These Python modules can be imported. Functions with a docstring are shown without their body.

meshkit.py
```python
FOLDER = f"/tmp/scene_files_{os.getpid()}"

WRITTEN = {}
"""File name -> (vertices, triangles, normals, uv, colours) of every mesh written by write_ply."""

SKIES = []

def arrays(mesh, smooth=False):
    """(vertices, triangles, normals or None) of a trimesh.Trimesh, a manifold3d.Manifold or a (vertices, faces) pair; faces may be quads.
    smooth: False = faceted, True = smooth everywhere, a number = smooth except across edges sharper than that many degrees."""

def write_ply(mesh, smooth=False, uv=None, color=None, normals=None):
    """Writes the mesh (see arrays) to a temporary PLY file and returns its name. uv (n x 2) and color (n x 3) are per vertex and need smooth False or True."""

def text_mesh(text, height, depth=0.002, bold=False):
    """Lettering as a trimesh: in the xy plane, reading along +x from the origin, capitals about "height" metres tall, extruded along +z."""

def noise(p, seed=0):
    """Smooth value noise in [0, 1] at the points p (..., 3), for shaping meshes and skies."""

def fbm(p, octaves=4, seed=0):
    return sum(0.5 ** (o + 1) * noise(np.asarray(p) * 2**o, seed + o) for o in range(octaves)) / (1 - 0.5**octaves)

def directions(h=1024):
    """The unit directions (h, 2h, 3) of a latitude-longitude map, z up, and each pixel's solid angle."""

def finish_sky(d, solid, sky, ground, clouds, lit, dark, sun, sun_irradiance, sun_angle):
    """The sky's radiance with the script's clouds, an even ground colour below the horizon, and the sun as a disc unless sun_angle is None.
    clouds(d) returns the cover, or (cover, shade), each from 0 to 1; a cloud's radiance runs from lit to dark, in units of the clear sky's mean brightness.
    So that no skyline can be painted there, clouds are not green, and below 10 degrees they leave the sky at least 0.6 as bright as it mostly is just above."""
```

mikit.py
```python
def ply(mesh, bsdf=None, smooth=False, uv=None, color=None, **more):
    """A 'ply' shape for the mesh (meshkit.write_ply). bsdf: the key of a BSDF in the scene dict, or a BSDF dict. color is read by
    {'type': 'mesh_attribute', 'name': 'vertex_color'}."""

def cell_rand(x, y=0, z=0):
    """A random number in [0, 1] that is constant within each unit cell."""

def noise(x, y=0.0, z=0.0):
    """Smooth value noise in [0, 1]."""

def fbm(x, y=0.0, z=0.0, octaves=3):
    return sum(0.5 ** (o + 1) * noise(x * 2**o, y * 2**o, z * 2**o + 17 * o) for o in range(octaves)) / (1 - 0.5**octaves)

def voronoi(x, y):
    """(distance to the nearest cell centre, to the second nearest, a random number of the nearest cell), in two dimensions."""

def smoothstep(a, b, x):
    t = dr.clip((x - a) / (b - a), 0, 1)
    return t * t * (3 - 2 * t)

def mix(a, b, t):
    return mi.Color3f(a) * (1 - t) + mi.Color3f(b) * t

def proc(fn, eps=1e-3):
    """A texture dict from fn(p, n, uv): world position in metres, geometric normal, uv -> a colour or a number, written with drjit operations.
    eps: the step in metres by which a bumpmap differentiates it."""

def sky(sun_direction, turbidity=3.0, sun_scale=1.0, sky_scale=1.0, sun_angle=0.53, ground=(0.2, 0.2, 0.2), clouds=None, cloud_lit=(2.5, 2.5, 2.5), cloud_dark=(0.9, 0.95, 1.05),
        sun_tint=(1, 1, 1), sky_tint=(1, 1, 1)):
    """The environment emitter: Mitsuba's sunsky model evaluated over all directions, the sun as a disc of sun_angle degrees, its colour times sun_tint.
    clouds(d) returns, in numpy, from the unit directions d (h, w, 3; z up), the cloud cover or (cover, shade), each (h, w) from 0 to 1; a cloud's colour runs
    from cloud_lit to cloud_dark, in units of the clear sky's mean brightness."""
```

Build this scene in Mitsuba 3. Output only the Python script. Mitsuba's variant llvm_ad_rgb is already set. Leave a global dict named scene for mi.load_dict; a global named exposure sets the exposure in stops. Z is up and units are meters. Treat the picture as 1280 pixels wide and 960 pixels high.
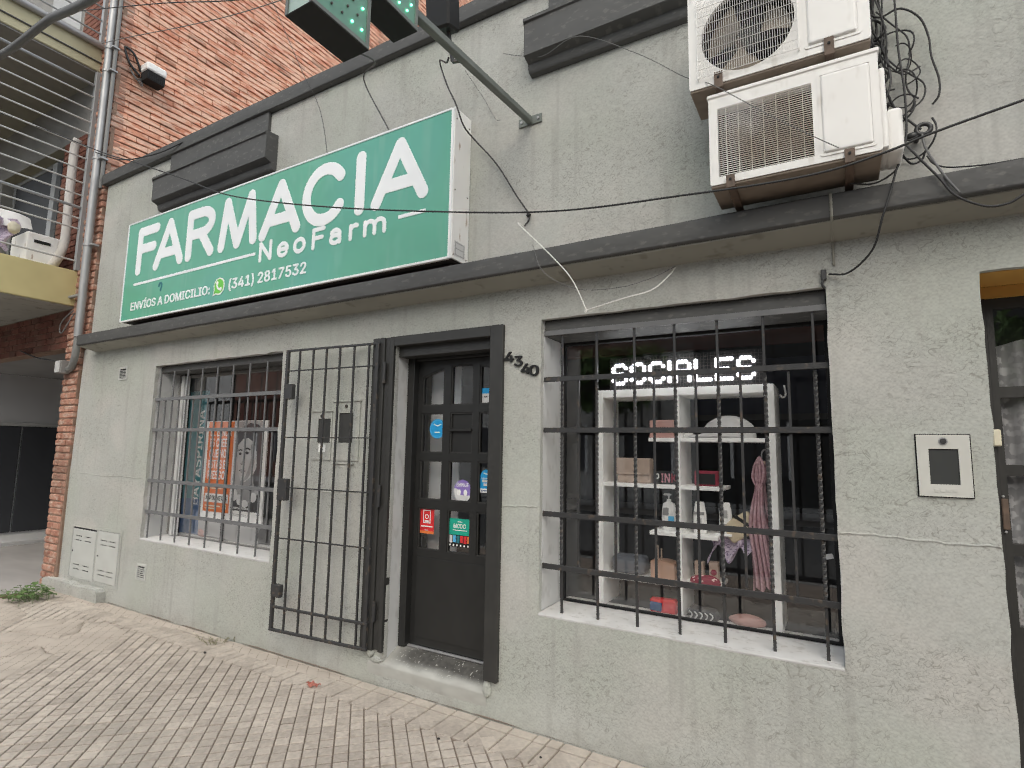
import math, random
import numpy as np, trimesh, mitsuba as mi, mikit, meshkit, drjit as dr
from shapely.geometry import Polygon, LineString, Point, MultiPolygon, box as sbox
from shapely import affinity
from shapely.ops import unary_union
from mikit import noise, fbm, cell_rand, smoothstep, mix, voronoi

rng = random.Random(7)
nrng = np.random.default_rng(11)
T = mi.ScalarTransform4f
scene, labels = {}, {}

# ------------------------------------------------------------------ camera, light, exposure
EYE = np.array([0.0, -2.98865, 1.60])
FWD = np.array([-0.50141254, 0.85717346, 0.11763981])
UP = np.array([0.04509195, -0.10989288, 0.99292007])
scene['camera'] = {'type': 'perspective', 'fov': 85.2772, 'fov_axis': 'x', 'near_clip': 0.05, 'far_clip': 400.0,
                   'to_world': T().look_at(origin=EYE.tolist(), target=(EYE + FWD).tolist(), up=UP.tolist())}


def overcast(d):
    n = meshkit.fbm(np.asarray(d) * 3.0, 4, 3)
    return np.ones(n.shape), np.clip(0.15 + 0.5 * n, 0, 1)


scene['sky'] = mikit.sky((0.40, -0.80, 0.74), turbidity=4, sun_scale=0.30, sun_angle=45, clouds=overcast,
                         cloud_lit=(2.27, 2.42, 2.58), cloud_dark=(1.40, 1.5, 1.62), sun_tint=(0.87, 0.97, 1.13))
exposure = 2.5


# ------------------------------------------------------------------ materials
def rgb(c):
    return {'type': 'rgb', 'value': [float(x) for x in c]}


def mat(name, color, rough=0.6, spec=0.4, metallic=0.0, bump=None, bscale=1.0, eps=1.5e-3, **kw):
    col = mikit.proc(color) if callable(color) else rgb(color)
    b = {'type': 'principled', 'base_color': col, 'roughness': float(rough), 'specular': float(spec), **kw}
    if metallic:
        b['metallic'] = float(metallic)
    if bump is not None:
        b = {'type': 'bumpmap', 'arbitrary': mikit.proc(bump, eps), 'scale': float(bscale), 'bsdf': b}
    scene[name] = {'type': 'twosided', 'bsdf': b}
    return name


def wob(p, s, a):
    return p.x + (noise(p.x * s, p.y * s, p.z * s + 3) - 0.5) * a, p.z + (noise(p.x * s + 9, p.y * s, p.z * s) - 0.5) * a


def stucco_h(p):
    # short trowel nicks: thin ridge lines of a warped noise, broken up and gathered in patches
    x, z = wob(p, 14.0, 0.05)
    y = p.y
    r1 = 1 - dr.abs(2 * fbm(x * 44 + z * 11, y * 44, z * 44 - x * 11, octaves=2) - 1)
    r2 = 1 - dr.abs(2 * fbm(p.x * 84 + 5, y * 84, p.z * 84, octaves=2) - 1)
    cut = smoothstep(0.42, 0.62, noise(p.x * 38 + 3, y * 38, p.z * 38))
    patch = smoothstep(0.30, 0.62, fbm(p.x * 2.6 + 3, p.y * 1.9, p.z * 3.0, octaves=4))
    return smoothstep(0.86, 0.98, r1) * cut, smoothstep(0.86, 0.98, r2) * (1 - 0.6 * cut), patch


def stucco_bump(p, n, uv):
    r1, r2, patch = stucco_h(p)
    return -(0.0028 * r1 + 0.0014 * r2) * (0.25 + 0.75 * patch) + 0.0028 * fbm(p.x * 46, p.y * 46, p.z * 46, octaves=3)


def stucco_col(p, n, uv):
    r1, r2, patch = stucco_h(p)
    c = mix((0.462, 0.468, 0.440), (0.392, 0.398, 0.374), fbm(p.x * 1.1, p.y, p.z * 1.4, octaves=3))
    warm = smoothstep(0.5, 0.75, fbm(p.x * 2.3 + 20, p.y, p.z * 2.9, octaves=2))
    c = mix(c, (0.472, 0.458, 0.430), warm * 0.7)
    green = smoothstep(0.45, 0.7, fbm(p.x * 1.7 + 50, p.y, p.z * 1.3 + 7, octaves=2))
    c = mix(c, (0.405, 0.424, 0.380), green * 0.65)
    dirt = (r1 * 0.50 + r2 * 0.34) * (0.22 + 0.78 * patch)
    c = mix(c, (0.22, 0.21, 0.185), dr.clip(dirt, 0, 1))
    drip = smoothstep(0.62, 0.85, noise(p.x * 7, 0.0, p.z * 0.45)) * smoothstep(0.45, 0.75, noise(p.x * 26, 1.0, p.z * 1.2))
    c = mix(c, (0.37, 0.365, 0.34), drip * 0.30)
    blot = smoothstep(0.52, 0.70, fbm(p.x * 3.1 + 11, 0.0, p.z * 2.1 + 4, octaves=4))
    c = mix(c, (0.43, 0.425, 0.40), blot * 0.45)
    c = c * (0.91 + 0.18 * noise(p.x * 120, p.y * 120, p.z * 120))
    splash = smoothstep(0.20, 0.0, p.z + 0.12 * noise(p.x * 6, 0, 0)) * (0.3 + 0.7 * noise(p.x * 18, 0, p.z * 18))
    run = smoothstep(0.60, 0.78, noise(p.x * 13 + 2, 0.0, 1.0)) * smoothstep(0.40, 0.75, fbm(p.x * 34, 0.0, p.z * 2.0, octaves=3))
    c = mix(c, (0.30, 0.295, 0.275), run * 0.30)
    return mix(c, (0.29, 0.28, 0.25), splash * 0.6)


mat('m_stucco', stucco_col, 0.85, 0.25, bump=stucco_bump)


def plaster_col(p, n, uv):
    c = mix((0.60, 0.605, 0.60), (0.51, 0.515, 0.51), fbm(p.x * 5, p.y * 5, p.z * 4, octaves=3))
    grime = smoothstep(0.55, 0.8, fbm(p.x * 22, p.y * 22, p.z * 9, octaves=3))
    return mix(c, (0.33, 0.325, 0.31), grime * 0.35)


mat('m_plaster', plaster_col, 0.8, 0.25, bump=lambda p, n, uv: 0.0025 * fbm(p.x * 40, p.y * 40, p.z * 40, octaves=2))


def sill_col(p, n, uv):
    c = mix((0.58, 0.575, 0.57), (0.46, 0.455, 0.445), fbm(p.x * 9, p.y * 9, p.z * 9, octaves=3))
    return mix(c, (0.26, 0.24, 0.21), smoothstep(0.60, 0.8, fbm(p.x * 30 + 4, p.y * 45, p.z * 30, octaves=3)) * 0.32)


mat('m_sill', sill_col, 0.75, 0.3, bump=lambda p, n, uv: 0.002 * fbm(p.x * 60, p.y * 60, p.z * 60, octaves=2))


def trim_col(p, n, uv):
    c = mix((0.066, 0.066, 0.066), (0.094, 0.094, 0.092), fbm(p.x * 3, p.y * 8, p.z * 8, octaves=3))
    w = smoothstep(0.60, 0.78, fbm(p.x * 26, p.y * 26, p.z * 40, octaves=3))
    return mix(c, (0.15, 0.145, 0.135), w * 0.5)


def trim_bump(p, n, uv):
    return 0.004 * fbm(p.x * 22, p.y * 30, p.z * 30, octaves=3)


mat('m_trim', trim_col, 0.6, 0.4, bump=trim_bump)


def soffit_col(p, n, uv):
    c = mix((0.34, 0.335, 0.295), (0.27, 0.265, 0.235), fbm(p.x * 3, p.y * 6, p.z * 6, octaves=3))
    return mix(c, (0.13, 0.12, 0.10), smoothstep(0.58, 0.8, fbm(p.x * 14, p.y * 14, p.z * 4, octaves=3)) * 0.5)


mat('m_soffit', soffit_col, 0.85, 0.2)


def iron_col(p, n, uv):
    c = mix((0.028, 0.028, 0.030), (0.042, 0.042, 0.043), fbm(p.x * 20, p.y * 20, p.z * 12, octaves=2))
    return mix(c, (0.10, 0.075, 0.055), smoothstep(0.62, 0.80, fbm(p.x * 50, p.y * 50, p.z * 30, octaves=2)) * 0.7)


mat('m_iron', iron_col, 0.42, 0.5)
mat('m_iron_grey', lambda p, n, uv: mix((0.115, 0.118, 0.125), (0.17, 0.17, 0.172), fbm(p.x * 20, p.y * 20, p.z * 14, octaves=2)), 0.45, 0.5)
mat('m_door', lambda p, n, uv: mix((0.017, 0.017, 0.0168), (0.024, 0.024, 0.0235), fbm(p.x * 12, p.y * 12, p.z * 5, octaves=3)), 0.38, 0.45)
mat('m_frame', lambda p, n, uv: mix((0.027, 0.027, 0.026), (0.040, 0.039, 0.037), fbm(p.x * 16, p.y * 16, p.z * 7, octaves=3)), 0.45, 0.45)
scene['m_glass'] = {'type': 'thindielectric', 'int_ior': 1.52, 'ext_ior': 1.0}
mat('m_dark', (0.020, 0.020, 0.021), 0.7, 0.2)
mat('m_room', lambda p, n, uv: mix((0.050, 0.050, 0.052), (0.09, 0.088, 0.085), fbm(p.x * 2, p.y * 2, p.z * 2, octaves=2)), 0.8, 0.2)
mat('m_reflection_board', lambda p, n, uv: mix((0.15, 0.062, 0.045), (0.10, 0.045, 0.035), fbm(p.x * 3, p.y, p.z * 30, octaves=2)), 0.5, 0.4)  # reddish reflection in the glass, put into the colour of a board


def brick_tone(p, red, pale, mortar, smear):
    row = dr.floor(p.z / 0.078)
    k = cell_rand(dr.floor((p.x + p.y) / 0.125 + 0.5 * row), row, 3)
    c = mix(red, pale, k)
    c = c * (0.75 + 0.5 * fbm(p.x * 30, p.y * 30, p.z * 40, octaves=3))
    m = smoothstep(smear, smear + 0.22, fbm(p.x * 16 + 2, p.y * 8, p.z * 24, octaves=4))
    c = mix(c, mortar, m * 0.75)
    k3 = cell_rand(dr.floor((p.x + p.y) / 0.25 + 0.5 * row), row, 8)
    c = c * (1 - 0.35 * smoothstep(0.86, 0.98, k3))
    soot = smoothstep(0.9, 0.0, p.y) * smoothstep(0.40, 0.70, fbm(p.y * 4, p.x * 4, p.z * 1.5, octaves=3))
    return mix(c, (0.20, 0.13, 0.10), soot * 0.40)


mat('m_brick', lambda p, n, uv: brick_tone(p, (0.33, 0.155, 0.110), (0.46, 0.255, 0.190), (0.50, 0.39, 0.32), 0.48), 0.85, 0.2,
    bump=lambda p, n, uv: 0.004 * fbm(p.x * 50, p.y * 50, p.z * 60, octaves=3))
mat('m_brick_side', lambda p, n, uv: brick_tone(p, (0.55, 0.225, 0.145), (0.70, 0.36, 0.245), (0.78, 0.53, 0.40), 0.38), 0.85, 0.2,
    bump=lambda p, n, uv: 0.006 * fbm(p.x * 40, p.y * 22, p.z * 50, octaves=3))
mat('m_brick_dark', lambda p, n, uv: brick_tone(p, (0.15, 0.060, 0.045), (0.22, 0.095, 0.07), (0.24, 0.17, 0.14), 0.66), 0.85, 0.2)  # darker brick copy: shade on beam and balcony back put into the colour
mat('m_mortar', lambda p, n, uv: mix((0.30, 0.21, 0.16), (0.20, 0.13, 0.10), fbm(p.x * 20, p.y * 20, p.z * 20, octaves=2)), 0.9, 0.1)


def paver_col(p, n, uv):
    c1, g1 = (p.x - p.y) * 0.70710678, (p.x + p.y) * 0.70710678
    k = cell_rand(dr.floor(c1 / 0.081), dr.floor(g1 / 0.0785), 5)
    k2 = cell_rand(dr.floor(c1 / 0.162), dr.floor(g1 / 0.157), 9)
    c = mix((0.480, 0.425, 0.368), (0.325, 0.284, 0.246), k * 0.6 + k2 * 0.4)
    c = mix(c, (0.475, 0.425, 0.372), smoothstep(0.5, 0.8, fbm(p.x * 2.2, p.y * 2.2, 1.0, octaves=3)) * 0.6)
    grey = smoothstep(0.46, 0.62, fbm(p.x * 1.15 + 4.2, p.y * 1.35 + 1.7, 7.0, octaves=2) + 0.10 * (k2 - 0.5)) * smoothstep(-0.75, -1.5, p.y) * smoothstep(-2.2, -3.4, p.x)
    c = mix(c, (0.30, 0.275, 0.24), grey * 0.8)
    c = c * (0.86 + 0.28 * fbm(p.x * 60, p.y * 60, 0.0, octaves=2))
    spots = smoothstep(0.70, 0.80, fbm(p.x * 16, p.y * 16, 3.0, octaves=3))
    c = mix(c, (0.24, 0.20, 0.165), spots * 0.30)
    fc, fg = c1 / 0.081 - dr.floor(c1 / 0.081), g1 / 0.0785 - dr.floor(g1 / 0.0785)
    dj = dr.minimum(dr.minimum(fc, 1 - fc) * 0.081, dr.minimum(fg, 1 - fg) * 0.0785)
    inner = smoothstep(-0.24, -0.30, p.y)
    c = mix(c, (0.20, 0.165, 0.14), smoothstep(0.0066, 0.0040, dj + 0.002 * noise(p.x * 70, p.y * 70, 4.0)) * 0.62 * inner)
    edge = smoothstep(-0.20, -0.02, p.y + 0.10 * noise(p.x * 5, 0, 0) - 0.05)
    return mix(c, (0.47, 0.42, 0.36), edge * 0.5)


def ghost(p):
    # worn joints of the pavers that show through the smeared cement
    c1 = (p.x - p.y) * 0.70710678 / 0.162 + 0.12 * (noise(p.x * 6, p.y * 6, 1.0) - 0.5)
    g1 = (p.x + p.y) * 0.70710678 / 0.0785 + 0.20 * (noise(p.x * 6, p.y * 6, 5.0) - 0.5)
    a = dr.abs(c1 - dr.floor(c1) - 0.5)
    b = dr.abs(g1 - dr.floor(g1) - 0.5)
    return dr.maximum(smoothstep(0.475, 0.495, a), smoothstep(0.435, 0.49, b)) * smoothstep(0.22, 0.45, fbm(p.x * 5, p.y * 5, 9.0, octaves=2))


mat('m_paver', paver_col, 0.85, 0.25, bump=lambda p, n, uv: 0.0016 * fbm(p.x * 90, p.y * 90, p.z, octaves=2))
mat('m_bed', lambda p, n, uv: mix((0.25, 0.205, 0.17), (0.18, 0.145, 0.12), fbm(p.x * 8, p.y * 8, 0.0, octaves=3)), 0.95, 0.1)
mat('m_cement', lambda p, n, uv: mix(mix((0.475, 0.420, 0.365), (0.36, 0.315, 0.272), fbm(p.x * 5, p.y * 7, 0.0, octaves=4)), (0.22, 0.18, 0.145), 0.75 * ghost(p)), 0.9, 0.15,
    bump=lambda p, n, uv: 0.006 * fbm(p.x * 16, p.y * 22, 0.0, octaves=4) - 0.003 * ghost(p))
mat('m_drive', lambda p, n, uv: mix((0.26, 0.245, 0.235), (0.40, 0.38, 0.365), fbm(p.x * 1.5, p.y * 4, 0.0, octaves=4)), 0.8, 0.25)
mat('m_asphalt', lambda p, n, uv: mix((0.05, 0.05, 0.05), (0.075, 0.073, 0.07), fbm(p.x * 3, p.y * 3, 0.0, octaves=3)), 0.9, 0.2)


def step_col(p, n, uv):
    worn = smoothstep(0.0, 0.075, p.y + 0.05 * fbm(p.x * 9, p.y * 9, 0.0, octaves=4) - 0.02)
    side = smoothstep(-2.72, -2.52, p.x + 0.10 * (fbm(p.x * 9, p.y * 9, 2.0, octaves=2) - 0.5))
    dark = mix((0.052, 0.050, 0.047), (0.12, 0.115, 0.105), fbm(p.x * 40, p.y * 40, 0.0, octaves=3))
    dark = mix(dark, (0.6, 0.58, 0.54), smoothstep(0.86, 0.90, noise(p.x * 90, p.y * 90, 0.0)) * 0.6)
    return mix(mix((0.46, 0.46, 0.43), (0.36, 0.355, 0.33), fbm(p.x * 12, p.y * 20, p.z * 20, octaves=3)), dark, worn * (0.25 + 0.75 * side))


mat('m_step', step_col, 0.7, 0.35)


def sign_green(p, n, uv):
    # green print: patchy tone along the panel and slight vertical banding between panel joints
    t = fbm(p.x * 0.9 + 2, 0.0, p.z * 1.2, octaves=2)
    c = mix((0.072, 0.320, 0.210), (0.115, 0.400, 0.285), t)
    blue = smoothstep(0.55, 0.75, noise(p.x * 1.7 + 8, 0.0, p.z * 0.5))
    c = mix(c, (0.085, 0.335, 0.290), blue * 0.5)
    dust = smoothstep(0.55, 0.80, noise(p.x * 9, 0.0, p.z * 0.8)) * smoothstep(0.35, 0.75, noise(p.x * 40, 0.0, p.z * 2.5))
    c = mix(c, (0.24, 0.42, 0.34), dust * 0.22)
    return mix(c, (0.17, 0.42, 0.34), smoothstep(0.62, 0.85, fbm(p.x * 7, 1.0, p.z * 3, octaves=3)) * 0.25)


mat('m_sign_green', sign_green, 0.30, 0.5, clearcoat=0.35, clearcoat_gloss=0.85)
mat('m_sign_white', (0.80, 0.82, 0.84), 0.35, 0.4)


def box_white(p, n, uv):
    c = mix((0.84, 0.835, 0.82), (0.76, 0.75, 0.73), fbm(p.x * 4, p.y * 14, p.z * 3, octaves=3))
    return mix(c, (0.33, 0.22, 0.15), smoothstep(0.66, 0.82, fbm(p.x * 30, p.y * 30, p.z * 8, octaves=3)) * 0.7)


mat('m_box_white', box_white, 0.45, 0.4)
mat('m_sheet_dark', lambda p, n, uv: mix((0.055, 0.048, 0.046), (0.10, 0.082, 0.075), fbm(p.x * 3, p.y * 20, p.z * 20, octaves=2)), 0.5, 0.4)


def ac_white(p, n, uv):
    c = mix((0.78, 0.77, 0.75), (0.72, 0.705, 0.68), fbm(p.x * 6, p.y * 6, p.z * 5, octaves=3))
    g = smoothstep(0.62, 0.85, fbm(p.x * 24 + 1, p.y * 24, p.z * 8, octaves=3))
    return mix(c, (0.42, 0.38, 0.33), g * 0.4)


mat('m_ac', ac_white, 0.4, 0.45)
mat('m_ac_base', lambda p, n, uv: mix((0.30, 0.25, 0.205), (0.16, 0.125, 0.10), fbm(p.x * 10, p.y * 14, p.z * 10, octaves=4)), 0.7, 0.3)
mat('m_ac_core', lambda p, n, uv: mix((0.022, 0.020, 0.019), (0.10, 0.072, 0.050), smoothstep(0.5, 0.8, fbm(p.x * 9, p.y * 9, p.z * 7, octaves=3))), 0.7, 0.3)
mat('m_ac_louver', lambda p, n, uv: mix((0.66, 0.64, 0.60), (0.44, 0.38, 0.31), smoothstep(0.35, 0.75, fbm(p.x * 7, p.y * 7, p.z * 6, octaves=3))), 0.5, 0.4)
mat('m_fan', lambda p, n, uv: mix((0.20, 0.165, 0.13), (0.30, 0.26, 0.22), fbm(p.x * 20, p.y * 20, p.z * 20, octaves=2)), 0.6, 0.3)
mat('m_rust', lambda p, n, uv: mix((0.075, 0.060, 0.050), (0.17, 0.115, 0.085), fbm(p.x * 30, p.y * 30, p.z * 30, octaves=3)), 0.65, 0.35)
mat('m_cable', (0.030, 0.030, 0.031), 0.55, 0.4)
mat('m_cable_grey', (0.13, 0.13, 0.13), 0.55, 0.4)
mat('m_cable_white', (0.70, 0.69, 0.66), 0.5, 0.4)
mat('m_arm', lambda p, n, uv: mix((0.10, 0.115, 0.105), (0.19, 0.205, 0.19), fbm(p.x * 14, p.y * 7, p.z * 14, octaves=3)), 0.5, 0.45)
mat('m_zinc', lambda p, n, uv: mix((0.44, 0.44, 0.445), (0.28, 0.28, 0.285), fbm(p.x * 14, p.y * 14, p.z * 5, octaves=3)), 0.42, 0.5, metallic=0.45)
mat('m_pvc', (0.62, 0.59, 0.56), 0.45, 0.4)
mat('m_pipe_grey', (0.21, 0.21, 0.205), 0.55, 0.4)
mat('m_led_face', lambda p, n, uv: mix((0.10, 0.24, 0.18), (0.15, 0.31, 0.24), fbm(p.x * 9, p.y * 9, p.z * 9, octaves=2)), 0.4, 0.4)
mat('m_cross_side', (0.36, 0.48, 0.43), 0.35, 0.45)
mat('m_black', (0.014, 0.014, 0.014), 0.5, 0.35)
mat('m_meter', lambda p, n, uv: mix((0.56, 0.56, 0.52), (0.49, 0.485, 0.45), fbm(p.x * 12, p.y * 12, p.z * 12, octaves=2)), 0.5, 0.35)
mat('m_meter_glass', (0.055, 0.057, 0.056), 0.18, 0.5)
mat('m_cab', lambda p, n, uv: mix((0.52, 0.53, 0.51), (0.46, 0.465, 0.44), fbm(p.x * 8, p.y * 8, p.z * 8, octaves=3)), 0.5, 0.35)
mat('m_slab', lambda p, n, uv: mix((0.54, 0.47, 0.245), (0.46, 0.395, 0.20), fbm(p.x * 5, p.y * 5, p.z * 4, octaves=4)), 0.8, 0.25)
mat('m_slab_top', lambda p, n, uv: mix((0.46, 0.43, 0.295), (0.38, 0.355, 0.24), fbm(p.x * 5, p.y * 5, p.z * 4, octaves=4)), 0.8, 0.25)
mat('m_ochre', lambda p, n, uv: mix((0.66, 0.38, 0.10), (0.56, 0.31, 0.08), fbm(p.x * 6, p.y * 6, p.z * 6, octaves=3)), 0.75, 0.3)
mat('m_conc', lambda p, n, uv: mix((0.27, 0.265, 0.255), (0.19, 0.185, 0.18), fbm(p.x * 3, p.y * 3, p.z * 3, octaves=4)), 0.85, 0.2)
mat('m_dado', (0.048, 0.051, 0.058), 0.6, 0.3)
mat('m_rail', (0.27, 0.28, 0.29), 0.4, 0.45)
mat('m_rail_light', (0.46, 0.46, 0.45), 0.4, 0.45)
mat('m_shelf', (0.86, 0.87, 0.86), 0.4, 0.4)
mat('m_leaf', lambda p, n, uv: mix((0.075, 0.135, 0.045), (0.16, 0.235, 0.085), noise(p.x * 60, p.y * 60, p.z * 60)), 0.6, 0.3)
mat('m_leaf_dry', (0.16, 0.15, 0.085), 0.7, 0.2)
mat('m_far_light', lambda p, n, uv: mix((0.62, 0.60, 0.57), (0.50, 0.49, 0.47), fbm(p.x, p.y, p.z, octaves=2)), 0.85, 0.2)
mat('m_wood', (0.14, 0.10, 0.07), 0.8, 0.2)
PAL = dict(white=(0.78, 0.78, 0.77), red=(0.62, 0.035, 0.04), orange=(0.70, 0.185, 0.055), blue=(0.02, 0.30, 0.62), deepblue=(0.035, 0.085, 0.20),
           teal=(0.03, 0.16, 0.19), green=(0.015, 0.34, 0.24), purple=(0.24, 0.17, 0.46), lilac=(0.52, 0.46, 0.56), pink=(0.52, 0.25, 0.30),
           rose=(0.45, 0.26, 0.23), beige=(0.44, 0.345, 0.285), tan=(0.42, 0.27, 0.20), gold=(0.55, 0.47, 0.33), grey=(0.36, 0.36, 0.36), skin=(0.46, 0.46, 0.46), shade=(0.27, 0.27, 0.27), lightgrey=(0.58, 0.58, 0.58),
           midgrey=(0.25, 0.25, 0.255), darkgrey=(0.07, 0.07, 0.075), ink=(0.02, 0.02, 0.02), maroon=(0.26, 0.03, 0.055), sky=(0.10, 0.42, 0.70), yellow=(0.75, 0.55, 0.10),
           cream=(0.70, 0.66, 0.52), whatsgreen=(0.16, 0.55, 0.08), litter=(0.50, 0.20, 0.16), dim=(0.11, 0.12, 0.14), navyprint=(0.13, 0.15, 0.24))
for k, v in PAL.items():
    mat('c_' + k, v, 0.5, 0.35)
scene['m_led_white'] = {'type': 'diffuse', 'reflectance': rgb((0.8, 0.8, 0.8))}


def lace_col(p, n, uv):
    cell = smoothstep(0.45, 0.62, fbm(p.x * 55, 0.0, p.z * 38, octaves=2))
    fold = 0.5 + 0.5 * dr.sin(p.x * 62 + 2.0 * noise(p.x * 6, 0, p.z * 3))  # shade of the curtain folds painted into the lace colour
    edge = smoothstep(0.03, 0.0, dr.abs(p.x - 0.675))
    return mix((0.36, 0.36, 0.37), (0.70, 0.70, 0.71), cell * (0.30 + 0.70 * edge)) * (0.55 + 0.45 * fold)


mat('m_lace', lace_col, 0.8, 0.2)
mat('m_spotted', lambda p, n, uv: mix((0.55, 0.48, 0.58), (0.20, 0.14, 0.26), smoothstep(0.62, 0.70, noise(p.x * 130, p.y * 130, p.z * 130))), 0.8, 0.2)
mat('m_dotted', lambda p, n, uv: mix((0.24, 0.02, 0.05), (0.75, 0.55, 0.55), smoothstep(0.70, 0.76, noise(p.x * 85, p.y * 85, p.z * 85))), 0.6, 0.3)
mat('m_pinkfur', lambda p, n, uv: mix((0.30, 0.165, 0.20), (0.60, 0.42, 0.45), fbm(p.x * 90, p.y * 90, p.z * 90, octaves=2)), 0.9, 0.1)


# ------------------------------------------------------------------ naming helpers
def numbered(key):
    if key not in USED:
        USED.add(key)
        return key
    i = 1
    while f'{key}_{i:03d}' in USED:
        i += 1
    key = f'{key}_{i:03d}'
    USED.add(key)
    return key


USED = set()


def tag(key, label=None, cat=None, group=None, kind=None):
    e = labels.setdefault(key, {})
    for k, v in (('label', label), ('category', cat), ('group', group), ('kind', kind)):
        if v:
            e[k] = v


def thing(name, label, cat, group=None):
    key = numbered(name)
    tag(key, label, cat, group)
    return key


def part(parent, name, mesh, m, label=None, smooth=False, kind=None, **more):
    key = numbered(parent + '__' + name)
    if isinstance(mesh, (list, tuple)) and mesh and not isinstance(mesh[0], np.ndarray):
        mesh = cat_mesh(mesh)
    scene[key] = mikit.ply(mesh, m, smooth, **more)
    if label or kind:
        tag(key, label, kind=kind)
    return key


def single(name, mesh, m, label, cat, group=None, smooth=False, kind=None):
    key = numbered(name)
    if isinstance(mesh, list):
        mesh = cat_mesh(mesh)
    scene[key] = mikit.ply(mesh, m, smooth)
    tag(key, label, cat, group, kind)
    return key


def struct(name, mesh, m, smooth=False):
    key = numbered(name)
    scene[key] = mikit.ply(cat_mesh(mesh) if isinstance(mesh, list) else mesh, m, smooth)
    tag(key, kind='structure')
    return key


# ------------------------------------------------------------------ mesh helpers
def cat_mesh(ms):
    return trimesh.util.concatenate(ms) if len(ms) > 1 else ms[0]


def box(x0, x1, y0, y1, z0, z1):
    v = np.array([[x, y, z] for x in (x0, x1) for y in (y0, y1) for z in (z0, z1)], float)
    f = np.array([[0, 1, 3], [0, 3, 2], [4, 6, 7], [4, 7, 5], [0, 4, 5], [0, 5, 1], [2, 3, 7], [2, 7, 6], [0, 2, 6], [0, 6, 4], [1, 5, 7], [1, 7, 3]])
    return trimesh.Trimesh(v, f, process=False)


def cham(x0, x1, y0, y1, z0, z1, c=0.004):
    """A box with every edge chamfered: the convex hull of three shrunken boxes."""
    pts = []
    for a, b, d in ((0, c, c), (c, 0, c), (c, c, 0)):
        pts += [[x, y, z] for x in (x0 + a, x1 - a) for y in (y0 + b, y1 - b) for z in (z0 + d, z1 - d)]
    return trimesh.convex.convex_hull(np.array(pts))


def hexa(p8):
    """A box with free corners, in the order of box()."""
    b = box(0, 1, 0, 1, 0, 1)
    return trimesh.Trimesh(np.array(p8, float), b.faces, process=False)


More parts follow.
